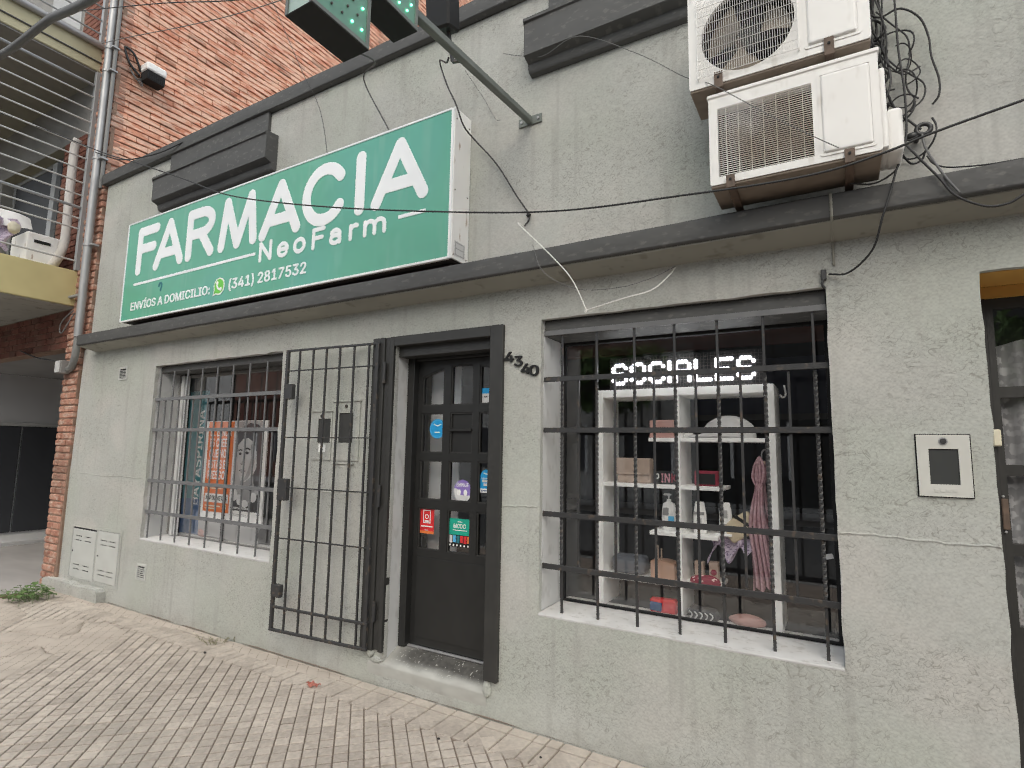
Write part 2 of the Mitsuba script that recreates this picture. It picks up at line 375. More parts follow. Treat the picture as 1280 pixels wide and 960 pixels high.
def moved(m, d=(0, 0, 0), rz=0, rx=0, ry=0, s=None, about=(0, 0, 0)):
    m = m.copy()
    v = m.vertices - np.array(about)
    if s is not None:
        v = v * np.array(s)
    for ang, ax in ((rx, [1, 0, 0]), (ry, [0, 1, 0]), (rz, [0, 0, 1])):
        if ang:
            v = v @ trimesh.transformations.rotation_matrix(ang, ax)[:3, :3].T
    m.vertices = v + np.array(about) + np.array(d)
    return m


def prism_xz(poly, y0, y1):
    """A shapely polygon in (x, z) as a solid from y0 to y1 (y0 < y1)."""
    out = []
    for g in getattr(poly, 'geoms', [poly]):
        if g.is_empty or g.area < 1e-9:
            continue
        m = trimesh.creation.extrude_polygon(g, y1 - y0, engine='earcut')
        v = np.array(m.vertices)
        m.vertices = np.stack([v[:, 0], y1 - v[:, 2], v[:, 1]], 1)
        out.append(m)
    return cat_mesh(out)


def prism_xy(poly, z0, z1):
    out = []
    for g in getattr(poly, 'geoms', [poly]):
        m = trimesh.creation.extrude_polygon(g, z1 - z0, engine='earcut')
        m.apply_translation([0, 0, z0])
        out.append(m)
    return cat_mesh(out)


def prism_yz(poly, x0, x1):
    out = []
    for g in getattr(poly, 'geoms', [poly]):
        m = trimesh.creation.extrude_polygon(g, x1 - x0, engine='earcut')
        v = np.array(m.vertices)
        m.vertices = np.stack([x0 + v[:, 2], v[:, 0], v[:, 1]], 1)
        out.append(m)
    return cat_mesh(out)


def spline(pts, n=8):
    p = np.array(pts, float)
    if len(p) < 3:
        return p
    q = np.vstack([2 * p[0] - p[1], p, 2 * p[-1] - p[-2]])
    out = []
    for i in range(1, len(q) - 2):
        for t in np.linspace(0, 1, n, endpoint=False):
            a, b, c, d = q[i - 1], q[i], q[i + 1], q[i + 2]
            out.append(0.5 * ((2 * b) + (-a + c) * t + (2 * a - 5 * b + 4 * c - d) * t * t + (-a + 3 * b - 3 * c + d) * t ** 3))
    return np.array(out + [p[-1]])


def tube(pts, r, sides=8, smooth_path=True, caps=True):
    p = spline(pts) if smooth_path else np.array(pts, float)
    t = np.gradient(p, axis=0)
    t /= np.linalg.norm(t, axis=1, keepdims=True) + 1e-12
    ref = np.array([0, 0, 1.0]) if abs(t[0][2]) < 0.9 else np.array([1.0, 0, 0])
    a = np.zeros_like(p)
    u = ref - t[0] * (ref @ t[0])
    for i in range(len(p)):
        u = u - t[i] * (u @ t[i])
        u = u / (np.linalg.norm(u) + 1e-12)
        a[i] = u
    b = np.cross(t, a)
    ang = np.arange(sides) * 2 * np.pi / sides
    rr = np.broadcast_to(np.asarray(r, float), (len(p),))
    v = p[:, None] + rr[:, None, None] * (np.cos(ang)[None, :, None] * a[:, None] + np.sin(ang)[None, :, None] * b[:, None])
    v = v.reshape(-1, 3)
    f = []
    for i in range(len(p) - 1):
        for j in range(sides):
            k = (j + 1) % sides
            A, B, C, D = i * sides + j, i * sides + k, (i + 1) * sides + k, (i + 1) * sides + j
            f += [[A, B, C], [A, C, D]]
    if caps:
        v = np.vstack([v, p[0], p[-1]])
        n0, n1 = len(v) - 2, len(v) - 1
        L = (len(p) - 1) * sides
        for j in range(sides):
            k = (j + 1) % sides
            f += [[n0, k, j], [n1, L + j, L + k]]
    return trimesh.Trimesh(v, np.array(f), process=False)


def bar(p0, p1, w, d=None):
    """A square bar between two points, w wide across and d deep."""
    p0, p1 = np.array(p0, float), np.array(p1, float)
    d = w if d is None else d
    t = (p1 - p0) / np.linalg.norm(p1 - p0)
    ref = np.array([0, 1.0, 0]) if abs(t[1]) < 0.9 else np.array([0, 0, 1.0])
    a = np.cross(t, ref)
    a /= np.linalg.norm(a)
    b = np.cross(a, t)
    L = np.linalg.norm(p1 - p0)
    m = cham(-w / 2, w / 2, -d / 2, d / 2, 0, L, min(w, d) * 0.12)
    v = np.array(m.vertices)
    m.vertices = p0 + v[:, :1] * a + v[:, 1:2] * b + v[:, 2:] * t
    m.fix_normals()
    return m


def twisted(x, y, z0, z1, w, turns):
    n = max(12, int(turns * 16))
    zs = np.linspace(z0, z1, n)
    ang = np.linspace(0, turns * 2 * np.pi, n)
    base = np.array([[1, 1], [-1, 1], [-1, -1], [1, -1]]) * w / 2
    v = []
    for z, a in zip(zs, ang):
        c, s = math.cos(a), math.sin(a)
        for q in base:
            v.append([x + q[0] * c - q[1] * s, y + q[0] * s + q[1] * c, z])
    f = []
    for i in range(n - 1):
        for j in range(4):
            k = (j + 1) % 4
            A, B, C, D = 4 * i + j, 4 * i + k, 4 * i + 4 + k, 4 * i + 4 + j
            f += [[A, B, C], [A, C, D]]
    return trimesh.Trimesh(np.array(v), np.array(f), process=False)


def lathe(profile, cx, cy, n=20, sx=1.0, sy=1.0):
    """profile: (radius, z) from the bottom up."""
    ang = np.arange(n) * 2 * np.pi / n
    v = np.array([[cx + r * sx * math.cos(a), cy + r * sy * math.sin(a), z] for r, z in profile for a in ang])
    f = []
    for i in range(len(profile) - 1):
        for j in range(n):
            k = (j + 1) % n
            A, B, C, D = i * n + j, i * n + k, (i + 1) * n + k, (i + 1) * n + j
            f += [[A, B, C], [A, C, D]]
    return trimesh.Trimesh(v, np.array(f), process=False)


def blob(c, r, seed=0, rough=0.12, sub=3, freq=6.0):
    m = trimesh.creation.icosphere(subdivisions=sub, radius=1.0)
    v = np.array(m.vertices)
    k = 1 + rough * 2 * (meshkit.fbm(v * freq * 0.35 + seed * 7.3, 3, seed) - 0.5)
    m.vertices = v * k[:, None] * np.array(r) + np.array(c)
    return m


def rbox(x0, x1, y0, y1, z0, z1, r=0.02, n=3):
    """A box with rounded edges: the hull of spheres at its corners."""
    s = trimesh.creation.icosphere(subdivisions=1 if n < 3 else 2, radius=r).vertices
    pts = np.vstack([s + [x, y, z] for x in (x0 + r, x1 - r) for y in (y0 + r, y1 - r) for z in (z0 + r, z1 - r)])
    return trimesh.convex.convex_hull(pts)


def text_xz(text, height, x, z, y, depth=0.002, bold=True, sx=1.0, width=None):
    """Lettering facing -y: its left end at x, its base at z, its back on y."""
    m = meshkit.text_mesh(text, height, depth, bold)
    v = np.array(m.vertices)
    if width:
        sx = width / (v[:, 0].max() - v[:, 0].min())
    v[:, 0] -= v[:, 0].min()
    m.vertices = np.stack([x + v[:, 0] * sx, y - v[:, 2], z + v[:, 1]], 1)
    return m


def stroke(lines, w):
    return unary_union([LineString(l).buffer(w / 2, quad_segs=8) for l in lines])


def arc(cx, cz, rx, rz, a0, a1, n=18):
    return [(cx + rx * math.cos(math.radians(a)), cz + rz * math.sin(math.radians(a))) for a in np.linspace(a0, a1, n)]


# ================================================================== the ground
struct('ground', [hexa([[-60, -60, -0.42], [-60, -60, -0.40], [-60, 40, -0.42], [-60, 40, -0.40], [60, -60, -0.42], [60, -60, -0.40], [60, 40, -0.42], [60, 40, -0.40]])], 'm_bed')
struct('road', box(-60, 60, -13.2, -4.62, -0.39, -0.16), 'm_asphalt')
struct('kerb', cham(-60, 60, -4.62, -4.47, -0.39, -0.004, 0.015), 'm_conc')
struct('far_pavement', box(-60, 60, -16.0, -13.2, -0.39, -0.03), 'm_conc')
struct('driveway', box(-14.0, -7.56, -4.46, 9.0, -0.39, -0.012), 'm_drive')
SW = struct('sidewalk', box(-7.56, 6.0, -4.46, 0.0, -0.39, -0.0075), 'm_bed')

# pavers: small square panes laid at 45 degrees, a border row against the house
S2 = math.sqrt(2)
PC, PG = 0.0810, 0.0785
cells = []
lim = Polygon([(-7.5, -0.285), (-7.5, -4.4), (5.5, -4.4), (5.5, -0.285)])
sight = Polygon([(-9.0, 0.3), (-9.0, -4.4), (0.4, -4.4), (0.4, 0.3)])
patch1 = Polygon([(-7.45, -0.52), (-7.1, -0.55), (-6.6, -0.62), (-6.35, -0.85), (-6.45, -1.05), (-7.0, -0.86), (-7.45, -0.80)])
patch2 = Polygon([(-5.62, -0.33), (-5.2, -0.42), (-5.05, -0.62), (-5.25, -0.82), (-5.12, -1.05), (-4.98, -1.30), (-5.35, -1.45), (-5.75, -1.25), (-6.05, -0.98), (-6.3, -0.70), (-6.1, -0.45)])
worn = unary_union([patch1, patch2])


def quad_prism(pts, z0, zs, c=0.0035):
    """A flat stone: its outline pts (4 or more, counter-clockwise), its top at zs, chamfered round the top."""
    p = np.array(pts)
    n = len(p)
    cen = p.mean(0)
    inn = p + (cen - p) * np.minimum(1, c / (np.linalg.norm(cen - p, axis=1, keepdims=True) + 1e-9)) * 1.4
    zs = np.broadcast_to(zs, (n,))
    v = np.vstack([np.c_[p, np.full(n, z0)], np.c_[p, zs - c], np.c_[inn, zs], [[*cen, zs.mean()]]])
    f = []
    for j in range(n):
        k = (j + 1) % n
        f += [[j, k, n + k], [j, n + k, n + j], [n + j, n + k, 2 * n + k], [n + j, 2 * n + k, 2 * n + j], [2 * n + j, 2 * n + k, 3 * n]]
    return trimesh.Trimesh(v, np.array(f), process=False)


def seen_size(x, y):
    d = np.array([x, y, 0]) - EYE
    z = d @ FWD
    if z < 0.3:
        return -1
    rt = np.cross(FWD, UP)
    px, py = d @ rt / z * 695.05, -(d @ UP) / z * 695.05
    if abs(px) > 655 or abs(py) > 495:
        return -1
    return (0.08 * 695 / z) * (0.08 * 695 / z) * 1.6 / z


for ic in range(-100, 90):
    for ig in range(-110, 40):
        c0, g0 = ic * PC, ig * PG
        jc0, jc1 = (0.0056, 0.0034) if ic % 2 == 0 else (0.0034, 0.0056)
        jg0, jg1 = (0.0037, 0.0019) if ig % 2 == 0 else (0.0019, 0.0037)
        cc, gg = c0 + PC / 2, g0 + PG / 2
        x, y = (cc + gg) / S2, (gg - cc) / S2
        if not (-7.6 < x < 0.6 and -3.2 < y < -0.22):
            continue
        q = [(c0 + jc0, g0 + jg0), (c0 + PC - jc1, g0 + jg0), (c0 + PC - jc1, g0 + PG - jg1), (c0 + jc0, g0 + PG - jg1)]
        poly = Polygon([((a + b) / S2, (b - a) / S2) for a, b in q])
        if not lim.contains(poly):
            poly = poly.intersection(lim)
            if poly.is_empty or poly.area < 3e-4 or poly.geom_type != 'Polygon':
                continue
        if worn.intersects(Point(x, y)):
            continue
        pts = np.array(poly.exterior.coords)[:-1]
        if Polygon(pts).exterior.is_ccw is False:
            pts = pts[::-1]
        z = 0.0 + 0.0022 * (rng.random() - 0.5) + 0.010 * (meshkit.fbm(np.array([x * 0.9, y * 0.9, 0.0]), 2, 5) - 0.5)
        tilt = np.array([rng.uniform(-1, 1), rng.uniform(-1, 1)]) * 0.012
        cells.append((seen_size(x, y), quad_prism(pts, -0.02, z + (pts - [x, y]) @ tilt)))
# border row: long pieces square to the wall
x = -7.5
while x < 0.4:
    w = rng.choice([0.082, 0.16, 0.16, 0.082])
    rowb = -0.075 - 0.01 * rng.random()
    for (ya, yb) in ((-0.28, rowb), (rowb + 0.005, -0.006)):
        if ya > -0.2 and rng.random() < 0.0:
            continue
        xa, xb = x + 0.0042, x + w - 0.0042
        pts = np.array([(xa, ya), (xb, ya), (xb, yb), (xa, yb)])
        z = 0.001 + 0.003 * (rng.random() - 0.5) + (0.004 if ya > -0.2 else 0)
        cells.append((seen_size(x, (ya + yb) / 2) * (2 if w > 0.1 else 1), quad_prism(pts, -0.02, z)))
    x += w
cells.sort(key=lambda c: -c[0])
for s, m in cells[:300]:
    part(SW, 'paver', m, 'm_paver')
part(SW, 'far_pavers', [m for s, m in cells[300:]], 'm_paver', 'smaller pavers in the distance and at the edges', kind='stuff')


def sheet(poly, z, amp, seed, step=0.035):
    """A lumpy cast patch with a rounded rim and its own thickness."""
    x0, y0, x1, y1 = poly.bounds
    nx, ny = int((x1 - x0) / step) + 2, int((y1 - y0) / step) + 2
    xs, ys = np.linspace(x0, x1, nx), np.linspace(y0, y1, ny)
    gx, gy = np.meshgrid(xs, ys)
    inside = np.array([[poly.exterior.distance(Point(a, b)) * (1 if poly.contains(Point(a, b)) else -1) for a in xs] for b in ys])
    h = z + amp * (meshkit.fbm(np.stack([gx * 4, gy * 4, gx * 0], -1), 3, seed) - 0.5)
    h = np.where(inside > -0.4 * step, h * np.clip(inside / 0.02, 0.2, 1) - 0.006 * (1 - np.clip(inside / 0.012, 0, 1)), -0.03)
    v = np.stack([gx, gy, h], -1).reshape(-1, 3)
    i, j = np.meshgrid(np.arange(ny - 1), np.arange(nx - 1), indexing='ij')
    a = (i * nx + j).ravel()
    f = np.vstack([np.c_[a, a + 1, a + nx + 1], np.c_[a, a + nx + 1, a + nx]])
    return trimesh.Trimesh(v, f, process=False)


part(SW, 'cement_patch', sheet(patch1.buffer(0.05), 0.006, 0.012, 2), 'm_cement', 'pale cement patch at the corner of the pavement', smooth=True)
for poly in (patch2,):
    # cracked slabs: the worn patch splits into uneven pieces along its cracks
    cr = [LineString([(-6.4, -0.95), (-5.95, -0.78), (-5.62, -0.72), (-5.3, -0.5), (-5.0, -0.42)]).buffer(0.005),
          LineString([(-6.1, -1.2), (-5.75, -0.98), (-5.5, -0.86), (-5.33, -0.9), (-5.0, -0.86)]).buffer(0.004),
          LineString([(-5.62, -0.72), (-5.66, -0.55), (-5.9, -0.42), (-5.85, -0.25)]).buffer(0.004),
          LineString([(-5.5, -0.86), (-5.42, -1.1), (-5.62, -1.25), (-5.6, -1.5)]).buffer(0.004),
          LineString([(-6.05, -0.82), (-6.0, -0.55), (-6.2, -0.4)]).buffer(0.002)]
    bits = poly.buffer(0.05).difference(unary_union(cr))
    for g in sorted(getattr(bits, 'geoms', [bits]), key=lambda g: -g.area):
        if g.area > 0.004:
            part(SW, 'cement_slab', sheet(g, 0.004 + 0.004 * rng.random(), 0.010, rng.randint(1, 99), 0.022), 'm_cement', smooth=True)
edge = Polygon([(-7.55, -0.02)] + [(xx, -0.10 - 0.05 * math.sin(xx * 3) - 0.12 * max(0, -xx - 6)) for xx in np.linspace(-7.55, -3.0, 30)] + [(-3.0, -0.004)])
gx_ = np.linspace(-6.4, 0.5, 140)
gn_ = meshkit.fbm(np.c_[gx_ * 5, gx_ * 0, gx_ * 0], 4, 77)
part(SW, 'wall_gap', tube(np.c_[gx_, -0.002 - 0.004 * gn_, 0.006 + 0.012 * gn_], np.clip(0.006 * (gn_ - 0.30) * 2.2, 0.0004, 0.005), 5, False), 'm_bed', smooth=True)
part(SW, 'mortar_edge', sheet(edge, 0.009, 0.016, 8, 0.03), 'm_cement', 'rough mortar strip along the foot of the wall', smooth=True)

# ================================================================== the pharmacy house
HOUSE = thing('pharmacy_building', 'single storey grey stucco pharmacy with dark trim, two barred windows and a dark door', 'building')
WALLH = 4.62
outer = Polygon([(-7.70, -0.25), (-7.60, 0.55), (-7.52, 1.4), (-7.49, 2.66), (-7.37, 2.70), (-7.355, 3.6), (-7.34, WALLH), (4.2, WALLH), (4.2, -0.25)])


def rough_rect(x0, x1, z0, z1, a=0.006, seed=0):
    """An opening whose rendered edges are not quite straight."""
    r = random.Random(seed)
    out = []
    cs = [(x0, z0), (x1, z0), (x1, z1), (x0, z1)]
    for (ax, az), (bx, bz) in zip(cs, cs[1:] + cs[:1]):
        n = max(2, int(math.hypot(bx - ax, bz - az) / 0.08))
        for i in range(n):
            t = i / n
            e = a * r.uniform(-1, 1) if i else 0
            out.append((ax + (bx - ax) * t + (e if ax == bx else 0), az + (bz - az) * t + (e if az == bz else 0)))
    return Polygon(out)


RW = (-1.545, -0.017, 0.652, 2.400)
LW = (-5.925, -3.966, 0.672, 2.384)
DO = (-2.72, -1.90, 0.10, 2.395)
RD = (0.556, 1.50, 0.10, 2.390)
holes_r = [rough_rect(*RW, 0.004, 1), rough_rect(*LW, 0.007, 2), rough_rect(*DO, 0.003, 3), rough_rect(*RD, 0.004, 4)]
holes = [sbox(a, c, b, d) for a, b, c, d in (RW, LW, DO, RD)]
skin = outer
for h in holes_r:
    skin = skin.difference(h)
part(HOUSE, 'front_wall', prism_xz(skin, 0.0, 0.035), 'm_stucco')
core = outer
for h in holes:
    core = core.difference(h.buffer(0.0055, join_style=2))
part(HOUSE, 'inner_wall', prism_xz(core, 0.0355, 0.30), 'm_plaster')
# hairline ridges where two coats of render meet
for (xa, xb, z, sd) in ((-0.012, 0.552, 1.248, 1), (-1.80, -1.56, 1.265, 2), (-7.3, -6.0, 1.262, 3), (-3.9, -2.95, 1.27, 4)):
    pts = [(xx, -0.0005, z + 0.006 * math.sin(xx * 9 + sd) + 0.004 * rng.uniform(-1, 1)) for xx in np.linspace(xa, xb, 14)]
    part(HOUSE, 'render_joint', tube(pts, 0.0045, 6), 'm_stucco')
# reveals, sills
for nm, (x0, x1, z0, z1), dep in (('right', RW, 0.30), ('left', LW, 0.26)):
    t = 0.0045
    part(HOUSE, 'window_reveal', box(x0 - t, x0, 0.036, dep, z0 + 0.02, z1), 'm_plaster')
    part(HOUSE, 'window_reveal', box(x1, x1 + t, 0.036, dep, z0 + 0.02, z1), 'm_plaster')
for (x0, x1, z) , sd in (((RW[0], RW[1], 0.667), 3), ((LW[0], LW[1], 0.690), 5)):
    n = 40
    xs = np.linspace(x0 + 0.001, x1 - 0.001, n)
    fy = -0.0015 - 0.005 * meshkit.fbm(np.c_[xs * 7, xs * 0, xs * 0], 3, sd)
    fz = z - 0.004 + 0.008 * (meshkit.fbm(np.c_[xs * 6, xs * 0 + 4, xs * 0], 3, sd) - 0.5)
    rows = [np.c_[xs, fy + 0.006, fz - 0.020], np.c_[xs, fy, fz - 0.010], np.c_[xs, fy + 0.006, fz], np.c_[xs, xs * 0 + 0.10, xs * 0 + z + 0.001], np.c_[xs, xs * 0 + 0.42, xs * 0 + z + 0.004]]
    v = np.vstack(rows)
    f = []
    for r in range(len(rows) - 1):
        for j in range(n - 1):
            a = r * n + j
            f += [[a, a + 1, a + n + 1], [a, a + n + 1, a + n]]
    part(HOUSE, 'sill', trimesh.Trimesh(v, np.array(f), process=False), 'm_sill', smooth=True)
# dark lintel strips over the two windows
part(HOUSE, 'lintel', cham(RW[0] + 0.002, RW[1] - 0.002, 0.045, 0.30, 2.30, 2.397, 0.004), 'm_trim')
part(HOUSE, 'lintel', cham(LW[0] + 0.002, LW[1] - 0.002, 0.06, 0.25, 2.318, 2.381, 0.004), 'm_trim')
# ledge over the ground floor: painted fascia on a rendered soffit
n = 90
xs = np.linspace(-7.2, 4.2, n)
prof = [(0.0, 2.785), (-0.195, 2.775), (-0.202, 2.768), (-0.200, 2.672), (-0.192, 2.664), (-0.170, 2.660)]


def along(prof, xs, amp, seed, caps=True):
    rows = []
    for i, (py, pz) in enumerate(prof):
        w = amp * 2 * (meshkit.fbm(np.c_[xs * 2.2, xs * 0 + i * 1.7, xs * 0], 4, seed) - 0.5)
        w2 = amp * 2 * (meshkit.fbm(np.c_[xs * 2.2, xs * 0 + i * 1.7 + 40, xs * 0], 4, seed) - 0.5)
        rows.append(np.c_[xs, xs * 0 + py + (w if py < -0.01 else 0), xs * 0 + pz + w2])
    v = np.vstack(rows)
    k, m = len(prof), len(xs)
    f = []
    for r in range(k - 1):
        for j in range(m - 1):
            a = r * m + j
            f += [[a, a + m, a + m + 1], [a, a + m + 1, a + 1]]
    if caps:
        for j in (0, m - 1):
            c = len(v)
            v = np.vstack([v, v[[r * m + j for r in range(k)]].mean(0)])
            for r in range(k - 1):
                f.append([c, r * m + j, (r + 1) * m + j])
            f.append([c, (k - 1) * m + j, j])
    return trimesh.Trimesh(v, np.array(f), process=False)


part(HOUSE, 'ledge', along(prof, xs, 0.004, 3), 'm_trim', 'dark painted edge of the ledge', smooth=30)
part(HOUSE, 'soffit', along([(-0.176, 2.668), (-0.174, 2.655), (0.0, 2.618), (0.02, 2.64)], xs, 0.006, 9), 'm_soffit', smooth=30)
part(HOUSE, 'parapet_cap', along([(0.06, 4.765), (-0.048, 4.757), (-0.055, 4.748), (-0.052, 4.636), (-0.044, 4.628), (0.0, 4.624), (0.06, 4.70)], np.linspace(-7.40, 4.2, n), 0.006, 21), 'm_trim', smooth=35)
part(HOUSE, 'parapet_back', box(-7.36, 4.2, 0.062, 0.30, 4.62, 4.752), 'm_conc')
# two moulded brackets under the cap (once awning boxes)
for (x0, x1) in ((-6.072, -4.222), (-1.632, 0.22)):
    part(HOUSE, 'cornice_panel', box(x0 + 0.13, x1 - 0.12, -0.03, 0.0, 4.345, 4.630), 'm_trim')
    pr = [(0.0, 4.372), (-0.135, 4.362), (-0.135, 4.343), (-0.12, 4.337), (-0.12, 4.118), (-0.112, 4.110), (-0.058, 4.092), (-0.052, 4.050), (-0.040, 4.036), (0.0, 4.030)]
    part(HOUSE, 'cornice', along(pr, np.linspace(x0, x1, 30), 0.004, 4), 'm_trim', smooth=30)
# roof and the room behind the front
part(HOUSE, 'roof', box(-7.34, 4.2, 0.305, 7.0, 4.2, 4.36), 'm_conc')
part(HOUSE, 'back_wall', box(-7.34, 4.2, 7.0, 7.2, -0.2, 4.36), 'm_conc')
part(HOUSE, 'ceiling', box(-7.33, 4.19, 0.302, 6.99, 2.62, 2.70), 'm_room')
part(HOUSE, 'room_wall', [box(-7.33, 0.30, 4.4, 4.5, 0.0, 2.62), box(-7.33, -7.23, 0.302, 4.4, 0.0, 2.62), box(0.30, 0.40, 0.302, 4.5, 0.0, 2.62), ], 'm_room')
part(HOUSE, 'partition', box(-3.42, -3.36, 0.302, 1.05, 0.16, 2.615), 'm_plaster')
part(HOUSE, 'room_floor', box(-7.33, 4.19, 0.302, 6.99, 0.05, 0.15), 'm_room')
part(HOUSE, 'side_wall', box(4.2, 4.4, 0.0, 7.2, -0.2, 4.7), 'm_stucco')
part(HOUSE, 'valance', cham(-1.72, 0.28, 0.74, 0.77, 2.275, 2.61, 0.004), 'm_reflection_board', 'added reddish board standing in for a reflection in the shop window')  # added board, imitates a reddish reflection at the top of the glass
part(HOUSE, 'bulkhead', box(-6.3, -3.44, 0.55, 0.75, 2.13, 2.61), 'm_conc')
# plinth at the left corner
pl = prism_xz(Polygon([(-7.72, -0.1), (-7.70, 0.10), (-7.66, 0.118), (-7.08, 0.128), (-7.00, 0.112), (-6.52, 0.135), (-6.475, 0.11), (-6.46, -0.1)]), -0.085, -0.0005)
part(HOUSE, 'plinth', pl, 'm_stucco')
# vents
for (x0, x1, z0, z1) in ((-6.635, -6.470, 2.272, 2.412), (-5.920, -5.755, 0.300, 0.452)):
    v = part(HOUSE, 'vent', [box(x0, x1, -0.010, -0.0005, z0, z0 + 0.014), box(x0, x1, -0.010, -0.0005, z1 - 0.022, z1), box(x0, x0 + 0.016, -0.010, -0.0005, z0 + 0.014, z1 - 0.022),
                             box(x1 - 0.016, x1, -0.010, -0.0005, z0 + 0.014, z1 - 0.022), ], 'm_cab')
    part(v, 'backing', box(x0 + 0.016, x1 - 0.016, -0.002, -0.0006, z0 + 0.014, z1 - 0.022), 'm_dark')
    for i in range(6):
        z = z0 + 0.018 + (z1 - z0 - 0.045) * i / 6
        part(v, 'slat', hexa([[x0 + .016, -0.012, z], [x0 + .016, -0.012, z + 0.003], [x0 + .016, -0.004, z + 0.004], [x0 + .016, -0.004, z + 0.007],
                              [x1 - .016, -0.012, z], [x1 - .016, -0.012, z + 0.003], [x1 - .016, -0.004, z + 0.004], [x1 - .016, -0.004, z + 0.007]]), 'm_cab')
# house number
for ch, cx, cz in (('4', -1.768, 2.182), ('3', -1.697, 2.152), ('4', -1.648, 2.100), ('0', -1.589, 2.087)):
    part(HOUSE, 'number', text_xz(ch, 0.062, cx - 0.033, cz - 0.031, -0.0005, 0.012, True, width=0.066 if ch != '3' else 0.060), 'm_black')
# a few chips and damp streaks of the render near the connector
# doorstep
nst = 26
xs_ = np.linspace(-2.86, -1.89, nst)
lip = -0.003 + 0.012 * (meshkit.fbm(np.c_[xs_ * 8, xs_ * 0, xs_ * 0], 3, 4) - 0.5)
rowsz = [np.c_[xs_, lip * 0 + 0.004, xs_ * 0 + 0.04], np.c_[xs_, lip - 0.006, xs_ * 0 + 0.135], np.c_[xs_, lip + 0.004, 0.156 + 0.010 * (meshkit.fbm(np.c_[xs_ * 9, xs_ * 0 + 3, xs_ * 0], 3, 4) - 0.5)],
         np.c_[xs_, lip * 0 + 0.045, xs_ * 0 + 0.180], np.c_[xs_, lip * 0 + 0.135, xs_ * 0 + 0.226], np.c_[xs_, lip * 0 + 0.32, xs_ * 0 + 0.236]]
f = []
for r in range(len(rowsz) - 1):
    for j in range(nst - 1):
        a = r * nst + j
        f += [[a, a + 1, a + nst + 1], [a, a + nst + 1, a + nst]]
part(HOUSE, 'doorstep', trimesh.Trimesh(np.vstack(rowsz), np.array(f), process=False), 'm_step', 'worn dark doorstep with cement edges', smooth=40)
part(HOUSE, 'threshold', cham(-2.66, -1.90, 0.165, 0.188, 0.232, 0.243, 0.002), 'm_zinc')
for i, (c, r) in enumerate((((-2.835, -0.008, 0.212), (0.030, 0.020, 0.035)), ((-2.78, -0.004, 0.17), (0.05, 0.018, 0.02)), ((-1.885, -0.004, 0.175), (0.03, 0.014, 0.05)))):
    part(HOUSE, 'step_mend', blob(c, r, 2 + i, 0.3), 'm_stucco', smooth=True)
# door frame
DF = part(HOUSE, 'door_frame', cham(-1.902, -1.806, -0.028, 0.13, 0.225, 2.395, 0.004), 'm_frame')
part(DF, 'jamb', cham(-2.920, -2.806, -0.030, 0.034, 0.225, 2.395, 0.004), 'm_frame')
part(DF, 'jamb', cham(-2.804, -2.760, -0.018, 0.034, 0.235, 2.395, 0.004), 'm_frame')
part(DF, 'jamb', cham(-2.758, -2.722, -0.026, 0.034, 0.225, 2.395, 0.004), 'm_frame')
part(DF, 'head', cham(-2.720, -1.904, -0.026, 0.030, 2.325, 2.395, 0.004), 'm_frame')
part(DF, 'head', cham(-2.720, -1.904, 0.032, 0.134, 2.252, 2.33, 0.004), 'm_frame')
part(DF, 'inner_jamb', cham(-2.7195, -2.660, 0.137, 0.24, 0.232, 2.32, 0.003), 'm_door')
part(DF, 'inner_head', cham(-2.659, -1.904, 0.150, 0.24, 2.235, 2.32, 0.003), 'm_door')
# door leaf with arched panes
cols = [(-2.622, -2.422), (-2.362, -2.170), (-2.118, -1.965)]
rows_ = [(0.892, 1.182), (1.238, 1.517), (1.570, 1.855), (1.908, 2.215)]
arch = Polygon([(-2.9, 0)] + [(xx, 2.196 - 0.62 * (xx + 2.262) ** 2) for xx in np.linspace(-2.9, -1.7, 40)] + [(-1.7, 0)])
leaf = sbox(-2.658, 0.246, -1.906, 2.233)
panes = []
for ci, (xa, xb) in enumerate(cols):
    for ri, (za, zb) in enumerate(rows_):
        hole = sbox(xa, za, xb, zb).intersection(arch)
        leaf = leaf.difference(hole)
        panes.append((ci, ri, hole))
DR = part(HOUSE, 'door', prism_xz(leaf, 0.190, 0.232), 'm_door', 'dark painted door with arched rows of small panes')
for ci, ri, hole in panes:
    hb = hole.buffer(-0.0005)
    part(DR, 'bead', prism_xz(hole.difference(hole.buffer(-0.010, join_style=2)).buffer(-0.0004), 0.196, 0.206), 'm_frame')
    if ci == 1 and ri == 2:
        part(DR, 'hatch', prism_xz(hb, 0.2085, 0.228), 'm_door')
        part(DR, 'hatch_bar', cham(-2.356, -2.176, 0.180, 0.2075, 1.722, 1.742, 0.002), 'm_door')
    else:
        part(DR, 'pane', prism_xz(hb, 0.2105, 0.2112), 'm_glass')
part(HOUSE, 'inner_screen', box(-2.70, -2.425, 0.40, 0.41, 0.24, 2.25), 'm_sign_white', 'added pale screen that brightens the left door panes from behind')  # added pale sheet, stands in for interior light seen through the panes
part(DR, 'lower_panel', cham(-2.618, -1.95, 0.184, 0.1897, 0.30, 0.84, 0.005), 'm_door')
part(DR, 'knob', blob((-1.985, 0.165, 1.08), (0.022, 0.022, 0.022), 1, 0.0), 'm_zinc', smooth=True)

